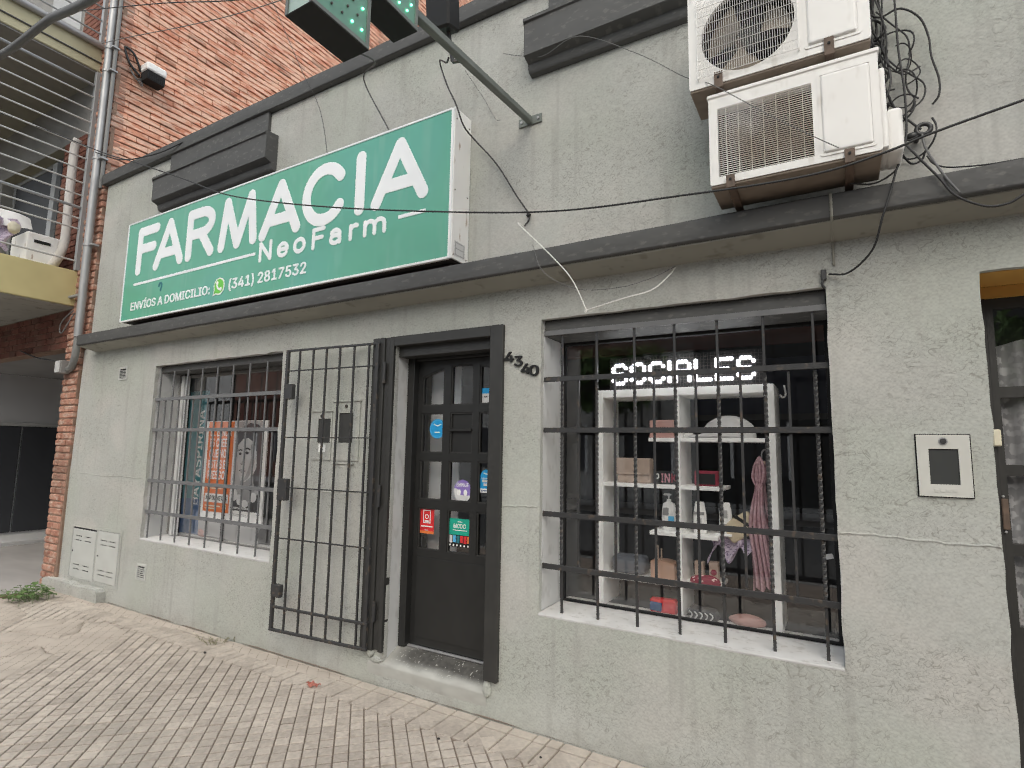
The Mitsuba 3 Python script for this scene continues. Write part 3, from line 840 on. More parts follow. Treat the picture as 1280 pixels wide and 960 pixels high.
# glazing of the two windows
for (x0, x1, z0, z1), yg, bars in ((RW, 0.300, ()), (LW, 0.262, (-5.02,))):
    z0 = z0 + (0.022 if not bars else 0.025)
    w = part(HOUSE, 'window', [cham(x0, x1, yg - 0.004, yg + 0.022, z0, z0 + 0.012, 0.002), cham(x0, x1, yg - 0.014, yg + 0.022, 2.282, 2.31, 0.002),
                               cham(x0, x0 + 0.028, yg - 0.014, yg + 0.022, z0 + 0.012, 2.282, 0.002), cham(x1 - 0.020, x1, yg - 0.014, yg + 0.022, z0 + 0.012, 2.282, 0.002)],
             'm_dark' if not bars else 'm_conc')
    part(w, 'pane', box(x0 + 0.028, x1 - 0.020, yg + 0.004, yg + 0.0046, z0 + 0.012, 2.282), 'm_glass')
    for xb in bars:
        part(w, 'mullion', cham(xb - 0.016, xb + 0.016, yg - 0.012, yg + 0.003, z0 + 0.012, 2.282, 0.002), 'm_dark')
part(HOUSE, 'window_side', [cham(-5.80, -5.755, 0.20, 0.244, 0.70, 2.30, 0.003), cham(-5.74, -5.715, 0.21, 0.244, 0.70, 2.30, 0.003)], 'm_plaster', 'pale side profiles of the left window')

# ------------------------------------------------------------------ window grilles
GR = thing('window_grille', 'black wrought iron grille with twisted bars across the right shop window', 'window grille')
gy = 0.052
for z in (2.031, 1.722, 1.226, 0.925):
    part(GR, 'rail', bar((-1.541, gy - 0.014, z), (-0.020, gy - 0.014, z - 0.004), 0.030, 0.012), 'm_iron')
part(GR, 'top_rail', bar((-1.541, gy - 0.014, 2.318), (-0.020, gy - 0.014, 2.310), 0.030, 0.012), 'm_iron_grey')
long_x = [-1.425, -1.203, -0.976, -0.750, -0.527, -0.303, -0.080]
for i, xx in enumerate(long_x):
    part(GR, 'bar', [bar((xx, gy, 2.318), (xx, gy, 2.0), 0.013), twisted(xx, gy, 0.95, 2.0, 0.0145, 9), bar((xx, gy, 0.95), (xx, gy + 0.01, 0.664), 0.014)], 'm_iron')
for i in range(7):
    xx = (long_x[i] + (long_x[i + 1] if i < 6 else 0.03)) / 2 - 0.004
    if i == 6:
        continue
    part(GR, 'short_bar', bar((xx, gy, 2.045), (xx, gy, 0.918), 0.0125), 'm_iron')
part(GR, 'short_bar', bar((-0.192 + 0.0, gy, 2.045), (-0.192, gy, 0.918), 0.0125), 'm_iron') if False else None
GL = thing('window_grille', 'grey painted iron grille with close upright bars on the left window', 'window grille')
gy = 0.036
for z in (2.044, 1.738, 1.242, 0.941):
    part(GL, 'rail', bar((-5.921, gy - 0.013, z), (-3.970, gy - 0.013, z), 0.032, 0.010), 'm_iron_grey')
for i in range(16):
    xx = -5.872 + 0.1192 * i
    long = i % 2 == 0
    part(GL, 'bar', bar((xx, gy, 2.322 if long else 2.052), (xx, gy, 0.688 if long else 0.934), 0.0125), 'm_iron_grey')

# ------------------------------------------------------------------ security gate, folded back against the wall
GT = thing('security_gate', 'black iron barred gate folded open against the wall left of the door', 'gate')
hx, hy, ang = -2.846, -0.040, math.radians(4.4)


def gp(s, z, o=0.0):
    return (hx - s * math.cos(ang) + o * math.sin(ang), hy - s * math.sin(ang) - o * math.cos(ang), z)


for i, s in enumerate((0.092, 0.232, 0.370, 0.505, 0.640, 0.782)):
    part(GT, 'bar', bar(gp(s, 0.235), gp(s, 2.345), 0.0145, 0.0145), 'm_iron')
part(GT, 'outer_stile', bar(gp(0.910, 0.225), gp(0.910, 2.352), 0.026, 0.026), 'm_iron')
part(GT, 'hinge_stile', bar(gp(0.010, 0.225), gp(0.010, 2.352), 0.030, 0.026), 'm_iron')
for z, w in ((2.352, 0.016), (2.190, 0.010), (1.668, 0.009), (1.284, 0.009), (0.902, 0.010), (0.398, 0.018), (0.232, 0.020)):
    part(GT, 'rail', bar(gp(-0.01, z, 0.006), gp(0.922, z, 0.006), w, w), 'm_iron')
for z0, z1, w in ((1.965, 2.085, 0.095), (1.185, 1.350, 0.105), (0.468, 0.560, 0.10)):
    part(GT, 'lock_box', bar(gp(0.875, z0, -0.002), gp(0.875, z1, -0.002), w, 0.040), 'm_iron')
for z0, z1 in ((2.06, 2.21), (1.19, 1.34), (0.42, 0.55)):
    part(GT, 'hinge', tube([(-2.792, -0.036, z0), (-2.792, -0.036, z1)], 0.013, 10, False), 'm_iron', smooth=40)

# ------------------------------------------------------------------ meter boxes and cabinets
MB = thing('meter_box', 'pale square electricity meter box with dark window on the wall right of the shop window', 'meter box')
part(MB, 'cover', prism_xz(sbox(0.294, 1.434, 0.476, 1.694).difference(sbox(0.3345, 1.485, 0.436, 1.634)), -0.014, -0.003), 'm_meter')
part(MB, 'back_plate', box(0.289, 0.481, -0.0029, -0.0005, 1.430, 1.698), 'm_dark')
part(MB, 'viewing_window', box(0.335, 0.4355, -0.008, -0.0035, 1.4855, 1.6335), 'm_meter_glass')
part(MB, 'lock', tube([(0.3865, -0.022, 1.6665), (0.3865, -0.010, 1.6665)], 0.0115, 16, False), 'm_iron', smooth=40)
part(MB, 'lock_plate', tube([(0.3865, -0.0165, 1.6665), (0.3865, -0.0120, 1.6665)], 0.0165, 16, False), 'm_zinc', smooth=40)
part(MB, 'emboss', [cham(0.345 + 0.021 * i, 0.361 + 0.021 * i, -0.0165, -0.0141, 1.452, 1.466, 0.001) for i in range(4)], 'm_meter')
for nm, lab, (x0, x1, z0, z1), win in (('meter_box', 'meter box with paper slip under its window, left of two behind the open gate', (-3.552, -3.330, 1.500, 1.868), (-3.484, -3.342, 1.63, 1.815)),
                                       ('meter_box', 'meter box with tall dark window, right of two behind the open gate', (-3.318, -3.040, 1.500, 1.938), (-3.255, -3.105, 1.632, 1.855))):
    k = thing(nm, lab, 'meter box')
    part(k, 'cover', prism_xz(sbox(x0, z0, x1, z1).difference(sbox(win[0], win[2], win[1], win[3])), -0.010, -0.0005), 'm_stucco')
    part(k, 'viewing_window', box(win[0], win[1], -0.004, -0.0006, win[2], win[3]), 'm_meter_glass')
    part(k, 'shade_lip', cham(x0 - 0.01, x1 + 0.01, -0.020, -0.0006, z1, z1 + 0.012, 0.002), 'm_stucco')
    part(k, 'lock', tube([((x0 + x1) / 2 + 0.0, -0.016, z1 - 0.033), ((x0 + x1) / 2, -0.009, z1 - 0.033)], 0.013, 14, False), 'm_iron', smooth=40)
    if win[0] < -3.4:
        part(k, 'paper_slip', box(-3.462, -3.385, -0.0118, -0.0104, 1.560, 1.618), 'c_white')
k = thing('wall_cover', 'small blank grey cover plate under the meter boxes behind the gate', 'cover plate')
part(k, 'plate', cham(-3.275, -3.115, -0.008, -0.0005, 1.275, 1.472, 0.002), 'm_stucco')
part(k, 'lip', cham(-3.305, -3.085, -0.018, -0.0005, 1.4725, 1.486, 0.002), 'm_stucco')
GC = thing('gas_cabinet', 'pair of low grey gas cabinet doors with slots by the left corner', 'cabinet')
part(GC, 'frame', prism_xz(sbox(-7.30, 0.145, -6.255, 0.722).difference(sbox(-7.285, 0.166, -6.760, 0.690)).difference(sbox(-6.725, 0.182, -6.285, 0.694)), -0.008, -0.0005), 'm_stucco')
part(GC, 'shadow_gap', box(-7.286, -6.284, -0.0022, -0.0007, 0.164, 0.697), 'm_dark')
for (x0, x1, z0, z1), dx in (((-7.278, -6.768, 0.168, 0.672), 0), ((-6.718, -6.292, 0.186, 0.690), 1)):
    slots = []
    for zz in (0.60, 0.555, 0.30, 0.255):
        for fx in (0.14, 0.55):
            xa = x0 + (x1 - x0) * fx
            slots.append(LineString([(xa, zz - 0.012 * 0), (xa + 0.13, zz)]).buffer(0.005))
    d = part(GC, 'door', prism_xz(sbox(x0, z0, x1, z1).difference(unary_union(slots)), -0.0075 - 0.004 * dx, -0.0028), 'm_cab')
    part(d, 'keyhole', tube([(x0 + 0.035, -0.016, 0.44), (x0 + 0.035, -0.011, 0.44)], 0.008, 10, False), 'm_dark')

# ------------------------------------------------------------------ the shop sign
SG = thing('shop_sign', 'long green light box sign reading FARMACIA in white above the ledge', 'sign')
X0, X1, Z0, Z1, YF = -6.293, -2.118, 2.828, 3.866, -0.200
part(SG, 'housing', [box(X0, X1, -0.185, -0.004, Z0, Z0 + 0.004), box(X0, X1, -0.185, -0.004, Z1 - 0.004, Z1), box(X0, X0 + 0.004, -0.185, -0.004, Z0 + 0.004, Z1 - 0.004), box(X0 + 0.004, X1 - 0.004, -0.012, -0.005, Z0 + 0.004, Z1 - 0.004)], 'm_sheet_dark')
part(SG, 'end_panel', cham(X1 - 0.003, X1 + 0.010, -0.192, -0.004, Z0 + 0.002, Z1 + 0.012, 0.002), 'm_box_white', 'rust spotted white end panel')
part(SG, 'support_tube', tube([(X0 + 0.1, -0.10, Z0 - 0.024), (X1 - 0.05, -0.10, Z0 - 0.024)], 0.020, 10, False), 'm_sheet_dark', smooth=40)
part(SG, 'face', box(X0 + 0.012, X1 - 0.014, YF + 0.002, YF + 0.012, Z0 + 0.012, Z1 - 0.010), 'm_sign_green')
for nm, b in (('edge_strip', (X0 - 0.004, X0 + 0.0118, Z0, Z1)), ('edge_strip', (X1 - 0.0138, X1 + 0.004, Z0, Z1)), ('edge_strip', (X0 + 0.012, X1 - 0.014, Z1 - 0.0098, Z1 + 0.004)), ('edge_strip', (X0 + 0.012, X1 - 0.014, Z0 - 0.004, Z0 + 0.0118))):
    part(SG, nm, cham(b[0], b[1], YF - 0.003, YF + 0.02, b[2], b[3], 0.001), 'm_sign_white' if b[0] < -6 and b[1] < -6 or b[2] > 3.5 or b[0] > -2.2 else 'm_box_white')
zb, zt = 3.335, 3.735
LWD = 0.098
hw = 0.0
glyph = {
    'F': [[(-6.035, zb), (-6.035, zt), (-5.735, zt)], [(-6.035, 3.555), (-5.775, 3.555)]],
    'A': [[(-5.705, zb), (-5.495, zt), (-5.285, zb)], [(-5.630, 3.445), (-5.360, 3.445)]],
    'R': [[(-5.150, zb), (-5.150, zt), (-4.960, zt)] + arc(-4.960, 3.635, 0.155, 0.100, 90, -90)[1:] + [(-5.150, 3.535)], [(-4.965, 3.535), (-4.80, zb)]],
    'M': [[(-4.640, zb), (-4.580, zt), (-4.412, zb), (-4.245, zt), (-4.190, zb)]],
    'A_': [[(-4.065, zb), (-3.855, zt), (-3.645, zb)], [(-3.990, 3.445), (-3.720, 3.445)]],
    'C': [arc(-3.335, 3.535, 0.205, 0.205, 35, 325, 30)],
    'I': [[(-2.955, zb), (-2.955, zt)]],
    'A__': [[(-2.790, zb), (-2.575, zt), (-2.360, zb)], [(-2.715, 3.445), (-2.435, 3.445)]],
}
for ch, ls in glyph.items():
    part(SG, 'letter', prism_xz(stroke(ls, LWD).simplify(0.0015), YF - 0.0015, YF + 0.0018), 'm_sign_white')
part(SG, 'rule', box(-6.090, -4.140, YF - 0.0015, YF + 0.0018, 3.183, 3.207), 'm_sign_white')
part(SG, 'rule', box(-2.570, -2.328, YF - 0.0015, YF + 0.0018, 3.180, 3.206), 'm_sign_white')
nf = {
    'N': [[(-4.075, 3.125), (-4.075, 3.268), (-3.945, 3.125), (-3.945, 3.268)]],
    'e': [[(-3.845, 3.175), (-3.735, 3.175)] + arc(-3.790, 3.172, 0.055, 0.050, 3, 325)],
    'o': [arc(-3.590, 3.172, 0.056, 0.050, 0, 360, 26)],
    'F': [[(-3.430, 3.120), (-3.430, 3.262), (-3.318, 3.262)], [(-3.430, 3.195), (-3.335, 3.195)]],
    'a': [arc(-3.190, 3.150, 0.048, 0.030, 0, 360, 20), arc(-3.190, 3.182, 0.048, 0.038, 150, 0, 12) + [(-3.142, 3.122)]],
    'r': [[(-3.030, 3.122), (-3.030, 3.218)], arc(-2.985, 3.178, 0.045, 0.040, 170, 65, 10)],
    'm': [[(-2.885, 3.122), (-2.885, 3.218)], arc(-2.838, 3.176, 0.047, 0.042, 180, 0, 12) + [(-2.791, 3.122)], arc(-2.744, 3.176, 0.047, 0.042, 180, 0, 12) + [(-2.697, 3.122)]],
}
for ch, ls in nf.items():
    part(SG, 'small_letter', prism_xz(stroke(ls, 0.034).simplify(0.001), YF - 0.0015, YF + 0.0018), 'm_sign_white')
part(SG, 'delivery_line', text_xz('ENVÍOS A DOMICILIO:', 0.078, -6.105, 2.930, YF + 0.0018, 0.0033, True, width=1.350), 'm_sign_white')
part(SG, 'phone_number', text_xz('(341)', 0.088, -4.480, 2.934, YF + 0.0018, 0.0033, True, width=0.345), 'm_sign_white')
part(SG, 'phone_number', text_xz('2817532', 0.088, -4.085, 2.934, YF + 0.0018, 0.0033, True, width=0.590), 'm_sign_white')
ci = Point(-4.618, 2.980).buffer(0.078, quad_segs=12).union(Polygon([(-4.690, 2.955), (-4.702, 2.900), (-4.645, 2.915)]))
part(SG, 'phone_badge', prism_xz(ci, YF - 0.0012, YF + 0.0017), 'c_white')
part(SG, 'phone_badge_fill', prism_xz(ci.buffer(-0.012), YF - 0.0026, YF - 0.0014), 'c_whatsgreen')
hs = stroke([arc(-4.590, 3.008, 0.058, 0.058, 175, 275, 12)], 0.020).union(Point(-4.643, 3.012).buffer(0.017)).union(Point(-4.588, 2.952).buffer(0.017))
part(SG, 'handset', prism_xz(hs, YF - 0.0040, YF - 0.0028), 'c_white')
dm = prism_xz(stroke([arc(-5.585, 3.115, 0.026, 0.030, 170, 10, 8) + [(-5.575, 3.075)]], 0.022), YF - 0.0012, YF + 0.0017)
part(SG, 'damage', dm, 'c_teal', 'small torn spot in the print')
pf = [box(X1 + 0.0102, X1 + 0.0112, -0.162 + 0.0, -0.045, 2.855, 2.957)]
part(SG, 'maker_sticker', pf, 'c_lightgrey')
mk = prism_yz(sbox(-0.155, 2.862, -0.052, 2.950).difference(sbox(-0.148, 2.868, -0.059, 2.905)).difference(sbox(-0.148, 2.911, -0.059, 2.944)), X1 + 0.0113, X1 + 0.0119)
part(SG, 'sticker_print', mk, 'c_grey')
for zz in (2.86, 3.3, 3.80):
    for yy in (-0.172, -0.03):
        part(SG, 'rivet', blob((X1 + 0.011, yy, zz), (0.003, 0.006, 0.006), 1, 0.0, 1), 'm_rust', smooth=True)

# ------------------------------------------------------------------ pharmacy cross on its arm
CX = thing('pharmacy_cross', 'green lit pharmacy cross standing out from the wall on a steel arm', 'sign')
u = 0.29
yc, zc, xf, xb = -1.625, 3.655, -1.590, -1.735
cp = Polygon([(yc - u / 2, zc - 1.5 * u), (yc + u / 2, zc - 1.5 * u), (yc + u / 2, zc - u / 2), (yc + 1.5 * u, zc - u / 2), (yc + 1.5 * u, zc + u / 2), (yc + u / 2, zc + u / 2),
              (yc + u / 2, zc + 1.5 * u), (yc - u / 2, zc + 1.5 * u), (yc - u / 2, zc + u / 2), (yc - 1.5 * u, zc + u / 2), (yc - 1.5 * u, zc - u / 2), (yc - u / 2, zc - u / 2)])
part(CX, 'body', prism_yz(cp.buffer(-0.006), xb + 0.010, xf - 0.010), 'm_cross_side', 'pale green edge of the cross')
rim = cp.difference(cp.buffer(-0.016, join_style=2))
part(CX, 'rim', [prism_yz(rim, xf - 0.012, xf + 0.002), prism_yz(rim, xb - 0.002, xb + 0.012)], 'm_arm')
part(CX, 'face', [prism_yz(cp.buffer(-0.0165, join_style=2), xf - 0.008, xf - 0.004), prism_yz(cp.buffer(-0.0165, join_style=2), xb + 0.004, xb + 0.008)], 'm_led_face')
bt = [box(xb + 0.0, xf - 0.0, yc - u / 2, yc + u / 2, zc - 1.5 * u - 0.004, zc - 1.5 * u - 0.001), box(xb, xf, yc + u / 2 + 0.008, yc + 1.5 * u, zc - u / 2 - 0.004, zc - u / 2 - 0.001), box(xb, xf, yc - 1.5 * u, yc - u / 2 - 0.008, zc - u / 2 - 0.004, zc - u / 2 - 0.001)]
for b in bt:
    part(CX, 'bottom_plate', b, 'm_black')
dots, dead = [], []
inner = cp.buffer(-0.032)
gridn = 0.052
for i in range(-12, 13):
    for j in range(-12, 13):
        yy, zz = yc + i * gridn + (0.5 * gridn if j % 2 else 0), zc + j * gridn * 0.9
        if inner.contains(Point(yy, zz)):
            edge_d = cp.exterior.distance(Point(yy, zz))
            d = tube([(xf - 0.006, yy, zz), (xf + 0.002, yy, zz)], 0.0047, 8, False)
            (dots if (edge_d < 0.060 or (i + 2 * j) % 5 == 0) else dead).append(d)
part(CX, 'unlit_leds', dead, 'm_sheet_dark', 'dark light dots', kind='stuff')
part(CX, 'lit_leds', dots, 'm_led_white', 'glowing green light dots', kind='stuff', emitter={'type': 'area', 'radiance': rgb((0.12, 1.5, 0.75))})
AR = thing('sign_arm', 'grey green steel tube arm holding the pharmacy cross out from the wall', 'bracket')
part(AR, 'arm', bar((-1.640, -0.004, 3.735), (-1.640, yc + 1.5 * u + 0.002, 3.640), 0.042, 0.042), 'm_arm')
part(AR, 'wall_plate', cham(-1.725, -1.555, -0.010, -0.0005, 3.705, 3.765, 0.002), 'm_arm')
for xx in (-1.70, -1.578):
    part(AR, 'bolt', tube([(xx, -0.017, 3.735), (xx, -0.009, 3.735)], 0.009, 6, False), 'm_zinc')
FL = thing('flood_lamp', 'black box lamp hanging above the sign arm near the roof edge', 'lamp')
part(FL, 'housing', moved(cham(-0.08, 0.08, -0.055, 0.055, -0.13, 0.17, 0.012), (-1.76, -0.80, 4.00), rx=0.25, ry=0.12), 'm_black')
part(FL, 'bracket', [bar((-1.74, -0.72, 3.72), (-1.75, -0.77, 3.93), 0.018), bar((-1.64, -0.72, 3.70), (-1.74, -0.72, 3.72), 0.018)], 'm_iron')

# ------------------------------------------------------------------ air conditioners
AY = -0.380


def louvre_unit():
    k = thing('air_conditioner', 'lower white air conditioner with horizontal louvres on rusty brackets above the ledge', 'air conditioner')
    x0, x1, z0, z1, yb = -0.463, 0.216, 2.846, 3.288, -0.11
    gx0, gx1, gz0, gz1 = -0.424, -0.030, 2.882, 3.222
    fr = sbox(x0, z0 + 0.0, x1, z1).buffer(-0.012).buffer(0.012, quad_segs=4).difference(sbox(gx0, gz0, gx1, gz1))
    part(k, 'front_panel', prism_xz(fr, AY, AY + 0.030), 'm_ac')
    part(k, 'casing', [box(x0 + 0.002, x0 + 0.010, AY + 0.0305, yb, z0 + 0.004, z1 - 0.004), box(x1 - 0.010, x1 - 0.002, AY + 0.0305, yb, z0 + 0.004, z1 - 0.004), box(x0 + 0.010, x1 - 0.010, yb - 0.008, yb, z0 + 0.004, z1 - 0.004)], 'm_ac')
    part(k, 'top_cover', cham(x0 - 0.006, x1 + 0.006, AY - 0.006, yb + 0.004, z1 - 0.010, z1 + 0.012, 0.005), 'm_ac')
    part(k, 'base_pan', cham(x0 + 0.003, x1 - 0.003, AY + 0.006, yb, z0 - 0.012, z0 + 0.003, 0.003), 'm_ac_base', 'grimy underside')
    part(k, 'coil', box(gx0 - 0.01, gx1 + 0.01, AY + 0.075, AY + 0.090, gz0 - 0.01, gz1 + 0.01), 'm_ac_core')
    lv = []
    nl = 34
    for i in range(nl):
        z = gz0 + (gz1 - gz0) * (i + 0.5) / nl
        lv.append(hexa([[gx0, AY + 0.001, z - 0.0018], [gx0, AY + 0.001, z + 0.0018], [gx0, AY + 0.006, z + 0.0004], [gx0, AY + 0.006, z + 0.0036],
                        [gx1, AY + 0.001, z - 0.0018], [gx1, AY + 0.001, z + 0.0018], [gx1, AY + 0.006, z + 0.0004], [gx1, AY + 0.006, z + 0.0036]]))
    part(k, 'louvres', lv, 'm_ac_louver', kind='stuff')
    for i in range(7):
        xx = gx0 + (gx1 - gx0) * (i + 0.72) / 7.4
        part(k, 'louvre_post', box(xx - 0.0013, xx + 0.0013, AY + 0.0012, AY + 0.012, gz0, gz1), 'm_ac_louver')
    part(k, 'raised_panel', rbox(0.004, 0.184, AY - 0.010, AY + 0.012, 2.882, 3.240, 0.010), 'm_ac', smooth=40)
    part(k, 'panel_rim', prism_xz(sbox(-0.008, 2.870, 0.196, 3.252).buffer(-0.012).buffer(0.012).difference(sbox(0.002, 2.880, 0.186, 3.242)), AY - 0.004, AY + 0.001), 'm_ac')
    part(k, 'side_trim', rbox(x1, x1 + 0.022, AY + 0.012, yb - 0.03, z0 + 0.012, z1 - 0.075, 0.008), 'm_ac', smooth=40)
    part(k, 'valve_cover', rbox(x1 + 0.018, x1 + 0.078, AY + 0.05, yb - 0.03, z0 + 0.006, z0 + 0.200, 0.020), 'm_ac', smooth=40)
    for xx in (-0.372, 0.098):
        b = part(k, 'bracket', [bar((xx, AY - 0.008, z0 - 0.016), (xx, -0.002, z0 - 0.030), 0.034, 0.022), bar((xx, -0.012, z0 - 0.012), (xx, -0.012, 2.60 + 0.19), 0.034, 0.006)], 'm_rust')
        part(b, 'tab', cham(xx - 0.019, xx + 0.019, AY - 0.014, AY - 0.009, z0 - 0.030, z0 + 0.030, 0.001), 'm_rust')
        part(b, 'bolt', tube([(xx, AY - 0.019, z0 + 0.008), (xx, AY - 0.013, z0 + 0.008)], 0.006, 6, False), 'm_dark')
    return k


def fan_unit():
    k = thing('air_conditioner', 'upper white air conditioner with a round fan behind a wire grille', 'air conditioner')
    x0, x1, z0, z1, yb = -0.549, 0.200, 3.352, 3.905, -0.125
    cx, cz, R = -0.285, 3.588, 0.203
    ring = Point(cx, cz).buffer(R, quad_segs=16)
    part(k, 'front_panel', prism_xz(sbox(x0, z0, x1, z1).buffer(-0.014).buffer(0.014, quad_segs=4).difference(ring), AY, AY + 0.026), 'm_ac')
    part(k, 'casing', [box(x0 + 0.002, x0 + 0.010, AY + 0.0265, yb, z0 + 0.004, z1 - 0.004), box(x1 - 0.010, x1 - 0.002, AY + 0.0265, yb, z0 + 0.004, z1 - 0.004),
                       box(x0 + 0.010, x1 - 0.010, yb - 0.008, yb, z0 + 0.004, z1 - 0.004), box(x0 + 0.010, x1 - 0.010, AY + 0.0265, yb - 0.008, z1 - 0.012, z1 - 0.004)], 'm_ac')
    part(k, 'top_cover', cham(x0 - 0.006, x1 + 0.006, AY - 0.006, yb + 0.004, z1 - 0.003, z1 + 0.016, 0.005), 'm_ac')
    part(k, 'base_pan', cham(x0 + 0.003, x1 - 0.003, AY + 0.006, yb, z0 - 0.012, z0 + 0.003, 0.003), 'm_ac_base', 'grimy underside')
    part(k, 'coil', box(cx - R - 0.01, cx + R + 0.01, AY + 0.17, AY + 0.18, cz - R - 0.01, cz + R + 0.01), 'm_ac_core')
    ann = Point(cx, cz).buffer(R + 0.004, quad_segs=16).difference(Point(cx, cz).buffer(R - 0.001, quad_segs=16))
    part(k, 'fan_shroud', prism_xz(ann, AY + 0.0262, AY + 0.10), 'm_ac_core')
    fan = part(k, 'fan', moved(lathe([(0.001, -0.03), (0.055, -0.03), (0.060, -0.01), (0.060, 0.03), (0.001, 0.032)], 0, 0, 20), (cx, AY + 0.105, cz), rx=math.pi / 2), 'm_ac_core', smooth=30)
    for b in range(3):
        a0 = math.radians(20 + 120 * b)
        g = []
        for i, rr in enumerate(np.linspace(0.055, 0.188, 8)):
            w = math.radians(24 + 14 * (rr - 0.055) / 0.133)
            for t in np.linspace(-1, 1, 9):
                a = a0 + w * t + 0.9 * (rr - 0.055)
                g.append([cx + rr * math.cos(a), AY + 0.085 + 0.035 * t, cz + rr * math.sin(a)])
        v = np.array(g)
        v2 = v + [0, 0.004, 0]
        f = []
        for i in range(7):
            for j in range(8):
                q = i * 9 + j
                f += [[q, q + 1, q + 10], [q, q + 10, q + 9], [72 + q, 72 + q + 10, 72 + q + 1], [72 + q, 72 + q + 9, 72 + q + 10]]
        part(fan, 'blade', trimesh.Trimesh(np.vstack([v, v2]), np.array(f), process=False), 'm_fan', smooth=True)
    wires = []
    gx0, gx1, gz0, gz1 = -0.505, -0.070, 3.392, 3.800
    for i in range(43):
        xx = gx0 + (gx1 - gx0) * i / 42
        wires.append(tube([(xx, AY - 0.014, gz0), (xx, AY - 0.014, gz1)], 0.0012, 5, False))
    for i in range(10):
        zz = gz0 + (gz1 - gz0) * i / 9
        wires.append(tube([(gx0, AY - 0.0165, zz), (gx1, AY - 0.0165, zz)], 0.0015, 5, False))
    for sgn, zz in ((0, gz0), (0, gz1)):
        for xx in (gx0, gx1):
            wires.append(tube([(xx, AY - 0.0165, zz), (xx, AY + 0.001, zz)], 0.0025, 5, False))
    wires += [tube([(gx0, AY - 0.015, gz0), (gx0, AY - 0.015, gz1)], 0.003, 6, False), tube([(gx1, AY - 0.015, gz0), (gx1, AY - 0.015, gz1)], 0.003, 6, False)]
    part(k, 'fan_grille', wires, 'm_ac', kind='stuff')
    part(k, 'raised_panel', rbox(-0.035, 0.152, AY - 0.010, AY + 0.012, 3.398, 3.86, 0.012), 'm_ac', smooth=40)
    part(k, 'panel_rim', prism_xz(sbox(-0.048, 3.384, 0.166, 3.874).buffer(-0.012).buffer(0.012).difference(sbox(-0.038, 3.394, 0.156, 3.864)), AY - 0.004, AY + 0.001), 'm_ac')
    for xx in (-0.412, 0.045):
        b = part(k, 'bracket', [bar((xx, AY - 0.008, z0 - 0.016), (xx, -0.002, z0 - 0.030), 0.034, 0.022)], 'm_rust')
        part(b, 'tab', cham(xx - 0.019, xx + 0.019, AY - 0.014, AY - 0.009, z0 - 0.030, z0 + 0.052, 0.001), 'm_rust')
        part(b, 'bolt', tube([(xx, AY - 0.019, z0 + 0.022), (xx, AY - 0.013, z0 + 0.022)], 0.006, 6, False), 'm_dark')
    return k


louvre_unit()
fan_unit()

